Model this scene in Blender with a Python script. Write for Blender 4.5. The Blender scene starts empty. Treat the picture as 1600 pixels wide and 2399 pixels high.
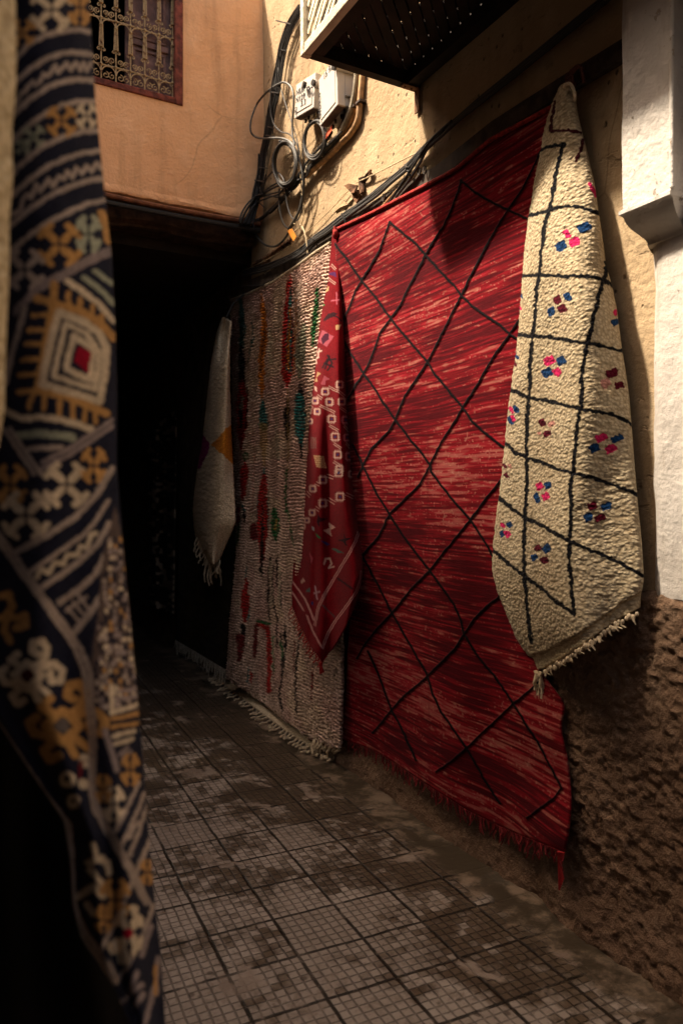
import bpy, bmesh, math, random
import numpy as np
from mathutils import Vector, Matrix
random.seed(7)
S = bpy.context.scene
COL = S.collection

# ------------------------------------------------------------------ camera, sky, sun, exposure
F, CX, YH, HC = 1762.0, 800.0, 1180.0, 1.6          # focal length and horizon in photo pixels, eye height
TH = math.atan(970 / F)
FW = np.array([math.sin(TH), math.cos(TH), 0.0]); RT = np.array([math.cos(TH), -math.sin(TH), 0.0])
cam = bpy.data.cameras.new('camera'); camo = bpy.data.objects.new('camera', cam); COL.objects.link(camo)
camo.location = (0, 0, HC); camo.rotation_euler = (math.pi / 2, 0, -TH)
cam.sensor_fit = 'HORIZONTAL'; cam.sensor_width = 24; cam.lens = 24 * F / 1600
cam.shift_y = -(1199.5 - YH) / 1600
LEFT_H = 5.7
cam.clip_start = 0.05; cam.clip_end = 300
cam.dof.use_dof = True; cam.dof.focus_distance = 3.4; cam.dof.aperture_fstop = 2.4
S.camera = camo

SUN_TRAVEL = Vector((0.657, -0.365, -1.12)).normalized()
el = math.asin(-SUN_TRAVEL.z); az = math.atan2(-SUN_TRAVEL.x, -SUN_TRAVEL.y)
sun = bpy.data.lights.new('sun', 'SUN'); sun.energy = 4.4; sun.angle = math.radians(3.4); sun.color = (1.0, 0.85, 0.66)
suno = bpy.data.objects.new('sun', sun); COL.objects.link(suno)
suno.rotation_euler = SUN_TRAVEL.to_track_quat('-Z', 'Y').to_euler(); suno.location = (-3, 6, 9)
W = bpy.data.worlds.new('World'); S.world = W; W.use_nodes = True
wn = W.node_tree.nodes; wl = W.node_tree.links; wn.clear()
wo = wn.new('ShaderNodeOutputWorld'); wb = wn.new('ShaderNodeBackground'); sk = wn.new('ShaderNodeTexSky')
sk.sky_type = 'NISHITA'; sk.sun_disc = False; sk.sun_elevation = el; sk.sun_rotation = az
sk.air_density = 1.0; sk.dust_density = 6.0; sk.ozone_density = 0.6
hz = wn.new('ShaderNodeMix'); hz.data_type = 'RGBA'; hz.blend_type = 'MULTIPLY'; hz.inputs[0].default_value = 1.0
hz.inputs[7].default_value = (1.0, 0.86, 0.70, 1)
wl.new(sk.outputs[0], hz.inputs[6]); wl.new(hz.outputs[2], wb.inputs[0]); wb.inputs[1].default_value = 0.15
wl.new(wb.outputs[0], wo.inputs[0])
S.view_settings.view_transform = 'Standard'; S.view_settings.look = 'None'
S.view_settings.gamma = 1.0; S.view_settings.exposure = 1.6
S.render.engine = 'CYCLES'; S.cycles.max_bounces = 6; S.cycles.diffuse_bounces = 4
S.cycles.use_denoising = True

# ------------------------------------------------------------------ places: a photo pixel seen on a surface of the alley
WX, WS = 2.2, 0.03                                   # right-hand wall: x = WX + WS*(y-2)
def wallx(y): return WX + WS * (np.asarray(y) - 2.0)
def rays(px, py):
    u = (np.asarray(px, float) - CX) / F; v = (YH - np.asarray(py, float)) / F
    return FW[0] + u * RT[0], FW[1] + u * RT[1], v
def on_wall(px, py, off=0.0):
    dx, dy, dz = rays(px, py); t = (WX - 2 * WS - off) / (dx - WS * dy)
    return np.stack([t * dx, t * dy, HC + t * dz], -1)
def on_y(px, py, y0):
    dx, dy, dz = rays(px, py); t = y0 / dy
    return np.stack([t * dx, t * dy, HC + t * dz], -1)
def on_x(px, py, x0):
    dx, dy, dz = rays(px, py); t = x0 / dx
    return np.stack([t * dx, t * dy, HC + t * dz], -1)
def on_z(px, py, z0):
    dx, dy, dz = rays(px, py); t = (z0 - HC) / dz
    return np.stack([t * dx, t * dy, HC + t * dz], -1)
def at_depth(px, py, Z):
    dx, dy, dz = rays(px, py); return np.stack([Z * dx, Z * dy, HC + Z * dz], -1)
def win(x0, y0, k):                                  # coordinates read in an enlarged window of the photo
    return lambda pts: [(x0 + p[0] * k, y0 + p[1] * k) + tuple(q * k for q in p[2:]) for p in pts]
c3 = win(760, 350, .3444); c4 = win(760, 1100, .4253); f1 = win(1100, 150, .3191); f2 = win(1100, 850, .3615)
p5 = win(540, 0, .3571); r7 = win(420, 560, .2934); r8 = win(420, 1100, .2977); rz = win(680, 620, .2041)
g1 = win(0, 0, .26786); g2 = win(0, 500, .26786); g3 = win(0, 1050, .26786); g4 = win(0, 1600, .3398)
d4 = win(560, 280, .12755); e2 = win(540, 430, .17857)

# ------------------------------------------------------------------ noise
def _h(ix, iy, seed):
    n = (ix.astype(np.int64) * 374761393 + iy.astype(np.int64) * 668265263 + seed * 974634777) & 0xffffffff
    n = ((n ^ (n >> 13)) * 1274126177) & 0xffffffff
    n = ((n ^ (n >> 16)) * 2246822519) & 0xffffffff
    return ((n ^ (n >> 15)) & 0xffffff) / 16777215.0
def vn(x, y, seed=0):
    x = np.asarray(x, float); y = np.asarray(y, float)
    ix = np.floor(x); iy = np.floor(y); fx = x - ix; fy = y - iy
    fx = fx * fx * (3 - 2 * fx); fy = fy * fy * (3 - 2 * fy)
    a = _h(ix, iy, seed); b = _h(ix + 1, iy, seed); c = _h(ix, iy + 1, seed); d = _h(ix + 1, iy + 1, seed)
    return a + (b - a) * fx + (c - a) * fy + (a - b - c + d) * fx * fy
def fbm(x, y, seed=0, o=4):
    r = 0; a = .5
    for k in range(o):
        r = r + a * vn(x * 2 ** k, y * 2 ** k, seed + k * 17); a *= .5
    return r / (1 - .5 ** o)
def sstep(a, b, x):
    t = np.clip((x - a) / (b - a), 0, 1); return t * t * (3 - 2 * t)

# ------------------------------------------------------------------ materials
class NT:
    def __init__(s, name, rough=.9, spec=.25):
        s.m = bpy.data.materials.new(name); s.m.use_nodes = True; s.n = s.m.node_tree.nodes; s.l = s.m.node_tree.links
        s.b = s.n['Principled BSDF']; s.b.inputs['Roughness'].default_value = rough; s.b.inputs['Specular IOR Level'].default_value = spec
    def new(s, t, **kw):
        n = s.n.new(t)
        for k, v in kw.items(): setattr(n, k, v)
        return n
    def put(s, sock, v):
        if hasattr(v, 'is_output') or isinstance(v, bpy.types.NodeSocket): s.l.new(v, sock)
        elif isinstance(v, (tuple, list)) and len(v) == 3 and sock.type == 'RGBA': sock.default_value = (*v, 1)
        else: sock.default_value = v
    def co(s, kind='Object'): return s.new('ShaderNodeTexCoord').outputs[kind]
    def noise(s, vec, scale, detail=5, rough=.55, dist=0.0, stretch=None):
        if stretch:
            mp = s.new('ShaderNodeMapping'); mp.inputs['Scale'].default_value = stretch; s.l.new(vec, mp.inputs['Vector']); vec = mp.outputs[0]
        n = s.new('ShaderNodeTexNoise'); s.l.new(vec, n.inputs['Vector'])
        n.inputs['Scale'].default_value = scale; n.inputs['Detail'].default_value = detail
        n.inputs['Roughness'].default_value = rough; n.inputs['Distortion'].default_value = dist
        return n.outputs['Fac']
    def vor(s, vec, scale, feature='F1', out='Distance', stretch=None):
        if stretch:
            mp = s.new('ShaderNodeMapping'); mp.inputs['Scale'].default_value = stretch; s.l.new(vec, mp.inputs['Vector']); vec = mp.outputs[0]
        n = s.new('ShaderNodeTexVoronoi', feature=feature); s.l.new(vec, n.inputs['Vector']); n.inputs['Scale'].default_value = scale
        return n.outputs[out]
    def ramp(s, fac, a, b, c0=0.0, c1=1.0):
        n = s.new('ShaderNodeMapRange'); n.interpolation_type = 'SMOOTHSTEP'; s.put(n.inputs[0], fac)
        n.inputs[1].default_value = a; n.inputs[2].default_value = b; n.inputs[3].default_value = c0; n.inputs[4].default_value = c1
        return n.outputs[0]
    def mix(s, fac, a, b, mode='MIX'):
        n = s.new('ShaderNodeMix', data_type='RGBA', blend_type=mode); s.put(n.inputs[0], fac); s.put(n.inputs[6], a); s.put(n.inputs[7], b)
        return n.outputs[2]
    def math(s, op, a, b=0.0, c=None):
        n = s.new('ShaderNodeMath', operation=op); s.put(n.inputs[0], a); s.put(n.inputs[1], b)
        if c is not None: s.put(n.inputs[2], c)
        return n.outputs[0]
    def bump(s, h, dist=.01, strength=1.0, normal=None):
        n = s.new('ShaderNodeBump'); n.inputs['Distance'].default_value = dist; n.inputs['Strength'].default_value = strength
        s.put(n.inputs['Height'], h)
        if normal is not None: s.l.new(normal, n.inputs['Normal'])
        return n.outputs[0]
    def col(s, v): s.put(s.b.inputs['Base Color'], v); return s
    def rough(s, v): s.put(s.b.inputs['Roughness'], v); return s
    def nrm(s, v): s.l.new(v, s.b.inputs['Normal']); return s

def simple(name, c, rough=.7, var=.25, scale=30, spec=.3, metal=0.0, bump=.0):
    t = NT(name, rough, spec); v = t.co(); n = t.noise(v, scale)
    t.col(t.mix(t.ramp(n, .3, .7), tuple(k * (1 - var) for k in c), tuple(min(1, k * (1 + var)) for k in c)))
    t.b.inputs['Metallic'].default_value = metal
    if bump: t.nrm(t.bump(n, bump))
    return t.m

def plaster(name, base, dark, light, crackk=.0, pits=True):
    t = NT(name, .92, .15); v = t.co()
    big = t.noise(v, .9, 4); mid = t.noise(v, 5, 6, .6); fine = t.noise(v, 45, 4, .6)
    st = t.noise(v, 3.2, 4, .6, 0, (1.6, 1.6, .22))
    c = t.mix(t.ramp(big, .3, .7), dark, base)
    c = t.mix(t.ramp(mid, .45, .75, 0, .6), c, light)
    c = t.mix(t.ramp(st, .52, .74, 0, .55), c, tuple(k * .62 for k in dark)); c = t.mix(t.ramp(t.noise(v, 2.4, 6, .7, .8), .56, .64, 0, .22), c, tuple(k * .72 for k in dark))
    c = t.mix(t.ramp(fine, .60, .8, 0, .35), c, tuple(k * .5 for k in dark))
    h = t.math('ADD', t.math('MULTIPLY', mid, .5), t.math('MULTIPLY', fine, .18))
    if pits:
        p = t.vor(v, 17, stretch=(1, 1, .8)); pm = t.ramp(p, .07, .17, 1, 0)
        sel = t.ramp(t.noise(v, 5, 2), .46, .58)
        sl = t.noise(v, 7, 4, .6, .5, (1, 1.0, 2.2)); sm_ = t.ramp(sl, .62, .68)          # trowel scratches
        c = t.mix(t.math('MULTIPLY', sm_, .28), c, tuple(k * .55 for k in dark)); h = t.math('SUBTRACT', h, t.math('MULTIPLY', sm_, .12)); pm = t.math('MULTIPLY', pm, sel)
        c = t.mix(t.math('MULTIPLY', pm, .75), c, tuple(k * .22 for k in dark))
        h = t.math('SUBTRACT', h, t.math('MULTIPLY', pm, .35))
    if crackk:
        w = t.new('ShaderNodeMix', data_type='VECTOR'); w.inputs[0].default_value = .12
        t.l.new(v, w.inputs[4]); nn = t.new('ShaderNodeTexNoise'); nn.inputs['Scale'].default_value = 3; t.l.new(v, nn.inputs['Vector']); t.l.new(nn.outputs['Color'], w.inputs[5])
        e = t.vor(w.outputs[1], 1.1, 'DISTANCE_TO_EDGE'); cm = t.ramp(e, .001, .006, 1, 0)
        cm = t.math('MULTIPLY', cm, t.ramp(t.noise(v, 1.3, 2), .5, .6))
        c = t.mix(t.math('MULTIPLY', cm, crackk), c, tuple(k * .3 for k in dark))
    t.col(c); t.nrm(t.bump(h, .035, 1.0)); return t.m

def rugmat(name, scale, dist, strength=1.0, kind='tuft', stretch=None, rough=1.0):
    t = NT(name, rough, .05); v = t.co()
    a = t.new('ShaderNodeVertexColor', layer_name='Col').outputs[0]
    if kind == 'tuft':
        d = t.vor(v, scale, stretch=stretch); d2 = t.noise(v, scale * 2.3, 3)
        h = t.math('SUBTRACT', t.math('MULTIPLY', d2, .35), d)
        c = t.mix(t.ramp(d, .25, .75, 0, .50), a, t.mix(1.0, a, (.42, .36, .28), 'MULTIPLY'))
    else:
        d2 = t.noise(v, scale, 3, .7, 0, stretch)
        h = d2; c = t.mix(t.ramp(d2, .35, .65, .0, .35), a, t.mix(1.0, a, (.35, .3, .3), 'MULTIPLY'))
    t.col(c); t.nrm(t.bump(h, dist, strength)); t.b.inputs['Sheen Weight'].default_value = .02; t.b.inputs['Sheen Roughness'].default_value = .5
    return t.m

M = {}
M['ochre'] = plaster('ochre_plaster', (.83, .475, .25), (.76, .415, .21), (.86, .53, .30), .22, False)
M['beige'] = plaster('beige_plaster', (.40, .295, .18), (.32, .225, .13), (.47, .36, .235), .35)
M['shade_black'] = simple('shade_black_plaster', (.018, .013, .009), .95, .4, 6)  # lack of light in passage and window room put into a near-black colour
M['lintel'] = simple('crumbling_lintel', (.12, .055, .025), .95, .7, 14, bump=.03)
M['wood_dark'] = simple('dark_wood', (.016, .009, .006), .85, .6, 9)
M['black'] = simple('black_cable', (.016, .014, .013), .6, .3, 60, .35)
M['grey_cable'] = simple('grey_cable', (.034, .031, .027), .55, .2, 60, .4)
M['cream_cable'] = simple('cream_cable', (.50, .38, .22), .6, .2, 60)
M['conduit'] = simple('grey_conduit', (.30, .25, .17), .6, .25, 40)
M['pipe'] = simple('painted_pipe', (.42, .25, .12), .7, .35, 25)
M['steel'] = simple('dark_steel', (.045, .032, .026), .6, .5, 22, .4)
M['rail'] = simple('worn_batten', (.055, .04, .03), .85, .55, 16)
M['white_plastic'] = simple('white_plastic', (.50, .47, .43), .45, .05, 8, .45)
M['black_plastic'] = simple('black_plastic', (.015, .015, .016), .4, .2, 30, .5)
M['ink'] = simple('stencil_ink', (.03, .025, .025), .8, .3, 60)
M['tag_red'] = simple('red_tag', (.75, .13, .06), .55, .1, 20)
M['tag_ochre'] = simple('ochre_tag', (.52, .19, .02), .55, .1, 20)
M['maroon'] = simple('maroon_wood', (.15, .036, .022), .8, .5, 20, bump=.01)
M['mauve'] = simple('mauve_shutter_paint', (.15, .085, .075), .8, .3, 12, bump=.01)
def iron_paint():
    t = NT('rusting_cream_paint', .7, .3); v = t.co(); n = t.noise(v, 35, 5, .65)
    t.col(t.mix(t.ramp(n, .52, .64), (.40, .285, .15), (.13, .05, .02))); return t.m
M['iron'] = iron_paint()
def white_paint(name, c, d):
    t = NT(name, .6, .35); v = t.co(); b = t.noise(v, 2.2, 4); m = t.noise(v, 22, 5, .6); s2 = t.noise(v, 9, 5, .7, 0, (1, 1, .16))
    col = t.mix(t.ramp(b, .35, .7), d, c); col = t.mix(t.ramp(s2, .56, .72, 0, .45), col, tuple(k * q for k, q in zip(d, (.62, .54, .44))))
    ch = t.ramp(t.noise(v, 11, 6, .8), .62, .65, 0, .75); col = t.mix(ch, col, (.30, .215, .14))
    col = t.mix(t.ramp(t.noise(v, 60, 3, .7), .66, .72, 0, .5), col, (.28, .21, .15))
    h = t.math('SUBTRACT', t.math('ADD', m, t.math('MULTIPLY', b, 2.5)), t.math('MULTIPLY', ch, 1.2))
    t.col(col); t.nrm(t.bump(h, .010, .9)); return t.m
M['white'] = white_paint('white_wall_paint', (.54, .505, .47), (.47, .43, .39))
M['lattice'] = white_paint('white_lattice_paint', (.74, .66, .52), (.60, .52, .38))
def stucco():
    t = NT('rough_brown_stucco', .95, .1); v = t.co(); n = t.noise(v, 3, 4); f = t.noise(v, 95, 4, .7); g = t.noise(v, 42, 5, .65)
    c = t.mix(t.ramp(n, .3, .7), (.135, .080, .050), (.205, .130, .085)); c = t.mix(t.ramp(g, .52, .7, 0, .6), c, (.28, .19, .13))
    c = t.mix(t.ramp(f, .55, .8, 0, .5), c, (.04, .026, .018))
    t.col(c); t.nrm(t.bump(t.math('ADD', g, t.math('MULTIPLY', f, .4)), .02, 1.0)); return t.m
M['stucco'] = stucco()
def floor_mat():
    t = NT('street_tiles', .75, .35); v = t.co()
    wob = t.new('ShaderNodeTexNoise'); wob.inputs['Scale'].default_value = 6; wob.inputs['Detail'].default_value = 3; t.l.new(v, wob.inputs['Vector'])
    wv = t.new('ShaderNodeVectorMath', operation='SCALE'); t.l.new(wob.outputs['Color'], wv.inputs[0]); wv.inputs['Scale'].default_value = .012
    av = t.new('ShaderNodeVectorMath', operation='ADD'); t.l.new(v, av.inputs[0]); t.l.new(wv.outputs[0], av.inputs[1])
    mp = t.new('ShaderNodeMapping'); mp.inputs['Rotation'].default_value = (0, 0, math.radians(3.6)); mp.inputs['Location'].default_value = FLOOR_SHIFT
    t.l.new(av.outputs[0], mp.inputs['Vector']); sp = t.new('ShaderNodeSeparateXYZ'); t.l.new(mp.outputs[0], sp.inputs[0])
    def lines(cell, half, soft):
        r = None
        for o in (0, 1):
            q = t.math('ABSOLUTE', t.math('SUBTRACT', t.math('FRACT', t.math('ADD', t.math('DIVIDE', sp.outputs[o], cell), 500.0)), .5))
            q = t.math('MULTIPLY', t.math('SUBTRACT', .5, q), cell)      # metres to nearest line
            q = t.ramp(q, half, half + soft, 1, 0); r = q if r is None else t.math('MAXIMUM', r, q)
        return r
    T = .255
    big = lines(T, .0035, .005); small = lines(T / 7, .0015, .0030)
    # one random grey per tile
    fl = t.new('ShaderNodeVectorMath', operation='FLOOR'); dv = t.new('ShaderNodeVectorMath', operation='SCALE'); dv.inputs['Scale'].default_value = 1 / T
    t.l.new(mp.outputs[0], dv.inputs[0]); t.l.new(dv.outputs[0], fl.inputs[0]); wnz = t.new('ShaderNodeTexWhiteNoise'); t.l.new(fl.outputs[0], wnz.inputs['Vector'])
    dsm = t.new('ShaderNodeVectorMath', operation='SCALE'); dsm.inputs['Scale'].default_value = 7 / T
    fls = t.new('ShaderNodeVectorMath', operation='FLOOR'); t.l.new(mp.outputs[0], dsm.inputs[0]); t.l.new(dsm.outputs[0], fls.inputs[0])
    wns = t.new('ShaderNodeTexWhiteNoise'); t.l.new(fls.outputs[0], wns.inputs['Vector'])
    sx = t.new('ShaderNodeSeparateXYZ'); t.l.new(v, sx.inputs[0])
    near_wall = t.math('SUBTRACT', sx.outputs[0], t.math('MULTIPLY', sx.outputs[1], .03))     # x - .03 y, wall at 2.14
    n1 = t.noise(v, 2.1, 6, .62, .4); n2 = t.noise(v, 7, 6, .68, .3); n3 = t.noise(v, 34, 4, .7)
    base = t.mix(wnz.outputs['Value'], (.265, .215, .172), (.345, .288, .236)); base = t.mix(t.math('MULTIPLY', wns.outputs['Value'], .35), base, (.18, .14, .105))
    base = t.mix(t.ramp(n3, .5, .72, 0, .5), base, (.12, .085, .06)); base = t.mix(t.ramp(t.noise(v, 11, 5, .7, .5), .52, .66, 0, .55), base, (.13, .09, .062))
    wet_shade = t.math('ADD', t.math('MULTIPLY', t.math('ADD', n1, t.math('MULTIPLY', wnz.outputs['Value'], .16)), .62), t.math('MULTIPLY', n2, .45))
    wet_shade = t.math('ADD', wet_shade, t.ramp(near_wall, 1.25, 2.0, 0, .17)); wet_shade = t.math('ADD', wet_shade, t.ramp(sx.outputs[1], 2.6, 5.2, 0, .12))  # darkens towards the passage too, fading light put into the damp mask
    wet_shade = t.math('ADD', wet_shade, t.math('MULTIPLY', big, .05)); wet_shade = t.math('ADD', wet_shade, t.math('MULTIPLY', t.math('SUBTRACT', wns.outputs['Value'], .5), .09)); wm = t.ramp(wet_shade, .59, .705)
    c = t.mix(wm, base, t.mix(wns.outputs['Value'], (.062, .042, .026), (.098, .068, .044)))
    blot = t.ramp(t.noise(v, 4.5, 5, .7, 1.0), .63, .68); c = t.mix(t.math('MULTIPLY', blot, .75), c, (.035, .027, .018))
    spots = t.math('MULTIPLY', t.ramp(t.vor(v, 13), .10, .20, 1, 0), t.ramp(t.noise(v, 6, 3), .5, .56)); c = t.mix(t.math('MULTIPLY', spots, .7), c, (.05, .03, .018))
    worn = t.ramp(t.math('ADD', t.noise(v, 3.4, 4, .6, .6), t.math('MULTIPLY', t.math('SUBTRACT', n3, .5), .10)), .585, .67)                # patches where the grooves are filled smooth
    gutter = t.ramp(t.math('ADD', near_wall, t.math('MULTIPLY', t.math('SUBTRACT', n2, .5), .5)), 1.86, 1.93)
    fill = t.math('MAXIMUM', t.math('MULTIPLY', worn, .9), gutter)
    c = t.mix(worn, c, t.mix(t.ramp(n2, .4, .6), (.19, .14, .105), (.27, .215, .168)))
    cement = t.mix(t.ramp(t.noise(v, 5, 6, .7), .45, .62), (.05, .036, .022), (.20, .145, .10)); c = t.mix(gutter, c, cement)
    sg = t.math('MULTIPLY', t.math('MULTIPLY', small, t.math('SUBTRACT', 1.0, fill)), t.ramp(n2, .25, .5, .45, 1))
    bg = t.math('MULTIPLY', t.math('MULTIPLY', big, t.ramp(t.noise(v, 8, 4, .7), .36, .52, .25, 1)), t.math('SUBTRACT', 1.0, t.math('MULTIPLY', fill, .85)))
    gcol = t.mix(wm, (.085, .066, .052), (.018, .012, .006))
    c = t.mix(t.math('MULTIPLY', sg, .72), c, gcol); c = t.mix(t.math('MULTIPLY', bg, .93), c, (.016, .011, .006))
    h = t.math('SUBTRACT', t.math('MULTIPLY', n3, .25), t.math('ADD', t.math('MULTIPLY', sg, .7), t.math('MULTIPLY', bg, 1.2)))
    h = t.math('ADD', h, t.math('MULTIPLY', n2, .5))
    t.col(c); t.rough(t.mix(wm, (.78, .78, .78), (.42, .42, .42))); t.nrm(t.bump(h, .006, .9)); return t.m
FLOOR_SHIFT = (0.02, 0.075, 0)
M['floor'] = floor_mat()

# ------------------------------------------------------------------ mesh building
class MB:
    def __init__(s): s.v = []; s.f = []
    def add(s, vs, fs):
        k = len(s.v); s.v += [tuple(map(float, p)) for p in vs]; s.f += [tuple(i + k for i in f) for f in fs]; return s
    def box(s, c, d, rot=None):
        R = rot or Matrix.Identity(3); c = Vector(c); vs = []
        for a in (-1, 1):
            for b in (-1, 1):
                for e in (-1, 1): vs.append(c + R @ Vector((a * d[0] / 2, b * d[1] / 2, e * d[2] / 2)))
        return s.add(vs, [(0, 1, 3, 2), (4, 6, 7, 5), (0, 4, 5, 1), (2, 3, 7, 6), (0, 2, 6, 4), (1, 5, 7, 3)])
    def span(s, a, b): return s.box([(a[i] + b[i]) / 2 for i in range(3)], [abs(b[i] - a[i]) for i in range(3)])
    def tube(s, pts, r, n=8, cap=True):
        P = [Vector(p) for p in pts]; m = len(P); rr = r if hasattr(r, '__len__') else [r] * m
        up = Vector((.31, .17, .93)); vs = []; prev = None
        for i in range(m):
            d = (P[min(i + 1, m - 1)] - P[max(i - 1, 0)]).normalized()
            a = prev - d * prev.dot(d) if prev is not None else up - d * up.dot(d)
            if a.length < 1e-4: a = d.orthogonal()
            a.normalize(); b = d.cross(a); prev = a
            for k in range(n):
                w = 2 * math.pi * k / n; vs.append(P[i] + (a * math.cos(w) + b * math.sin(w)) * rr[i])
        fs = [(i * n + k, i * n + (k + 1) % n, (i + 1) * n + (k + 1) % n, (i + 1) * n + k) for i in range(m - 1) for k in range(n)]
        if cap: fs += [tuple(range(n - 1, -1, -1)), tuple(range((m - 1) * n, m * n))]
        return s.add(vs, fs)
    def ball(s, c, r, n=8, m=6, sc=(1, 1, 1)):
        vs = []; fs = []
        for i in range(m + 1):
            a = math.pi * i / m
            for k in range(n):
                b = 2 * math.pi * k / n; vs.append((c[0] + r * sc[0] * math.sin(a) * math.cos(b), c[1] + r * sc[1] * math.sin(a) * math.sin(b), c[2] + r * sc[2] * math.cos(a)))
        for i in range(m):
            for k in range(n): fs.append((i * n + k, (i + 1) * n + k, (i + 1) * n + (k + 1) % n, i * n + (k + 1) % n))
        return s.add(vs, fs)
    def build(s, name, mat, parent=None, smooth=True, bevel=0.0):
        o = Vector(parent.matrix_world.translation) if False else Vector((0, 0, 0))
        if parent is not None:
            o = Vector(parent.get('_org', (0, 0, 0)))
        me = bpy.data.meshes.new(name); me.from_pydata([tuple(Vector(p) - o) for p in s.v], [], s.f); me.update()
        bm = bmesh.new(); bm.from_mesh(me); bmesh.ops.recalc_face_normals(bm, faces=bm.faces); bm.to_mesh(me); bm.free()
        return link(name, me, mat, parent, smooth, bevel)
def link(name, me, mat, parent=None, smooth=True, bevel=0.0):
    me.materials.append(mat); ob = bpy.data.objects.new(name, me); COL.objects.link(ob)
    if parent is not None: ob.parent = parent
    if smooth:
        me.polygons.foreach_set('use_smooth', [True] * len(me.polygons))
        if hasattr(me, 'set_sharp_from_angle'): me.set_sharp_from_angle(angle=math.radians(40))
    if bevel:
        md = ob.modifiers.new('bevel', 'BEVEL'); md.width = bevel; md.segments = 2; md.limit_method = 'ANGLE'
    return ob
def tag(o, label=None, cat=None, group=None, kind=None):
    if label: o['label'] = label
    if cat: o['category'] = cat
    if group: o['group'] = group
    if kind: o['kind'] = kind
    return o
def thing(name, label, cat, loc, group=None):
    o = bpy.data.objects.new(name, None); COL.objects.link(o); o.location = loc; o.empty_display_size = .1
    ORG[o.name] = Vector(loc); o['_org'] = tuple(loc); return tag(o, label, cat, group)
ORG = {}
def smoothline(pts, per=6):
    P = np.array(pts, float); out = []
    for i in range(len(P) - 1):
        p0 = P[max(i - 1, 0)]; p1 = P[i]; p2 = P[i + 1]; p3 = P[min(i + 2, len(P) - 1)]
        for k in range(per):
            t = k / per
            out.append(.5 * ((2 * p1) + (-p0 + p2) * t + (2 * p0 - 5 * p1 + 4 * p2 - p3) * t * t + (-p0 + 3 * p1 - 3 * p2 + p3) * t ** 3))
    out.append(P[-1]); return np.array(out)
def wall_line(pts, off, per=5):
    q = smoothline([p[:2] for p in pts], per)
    return on_wall(q[:, 0], q[:, 1], off)

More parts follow.
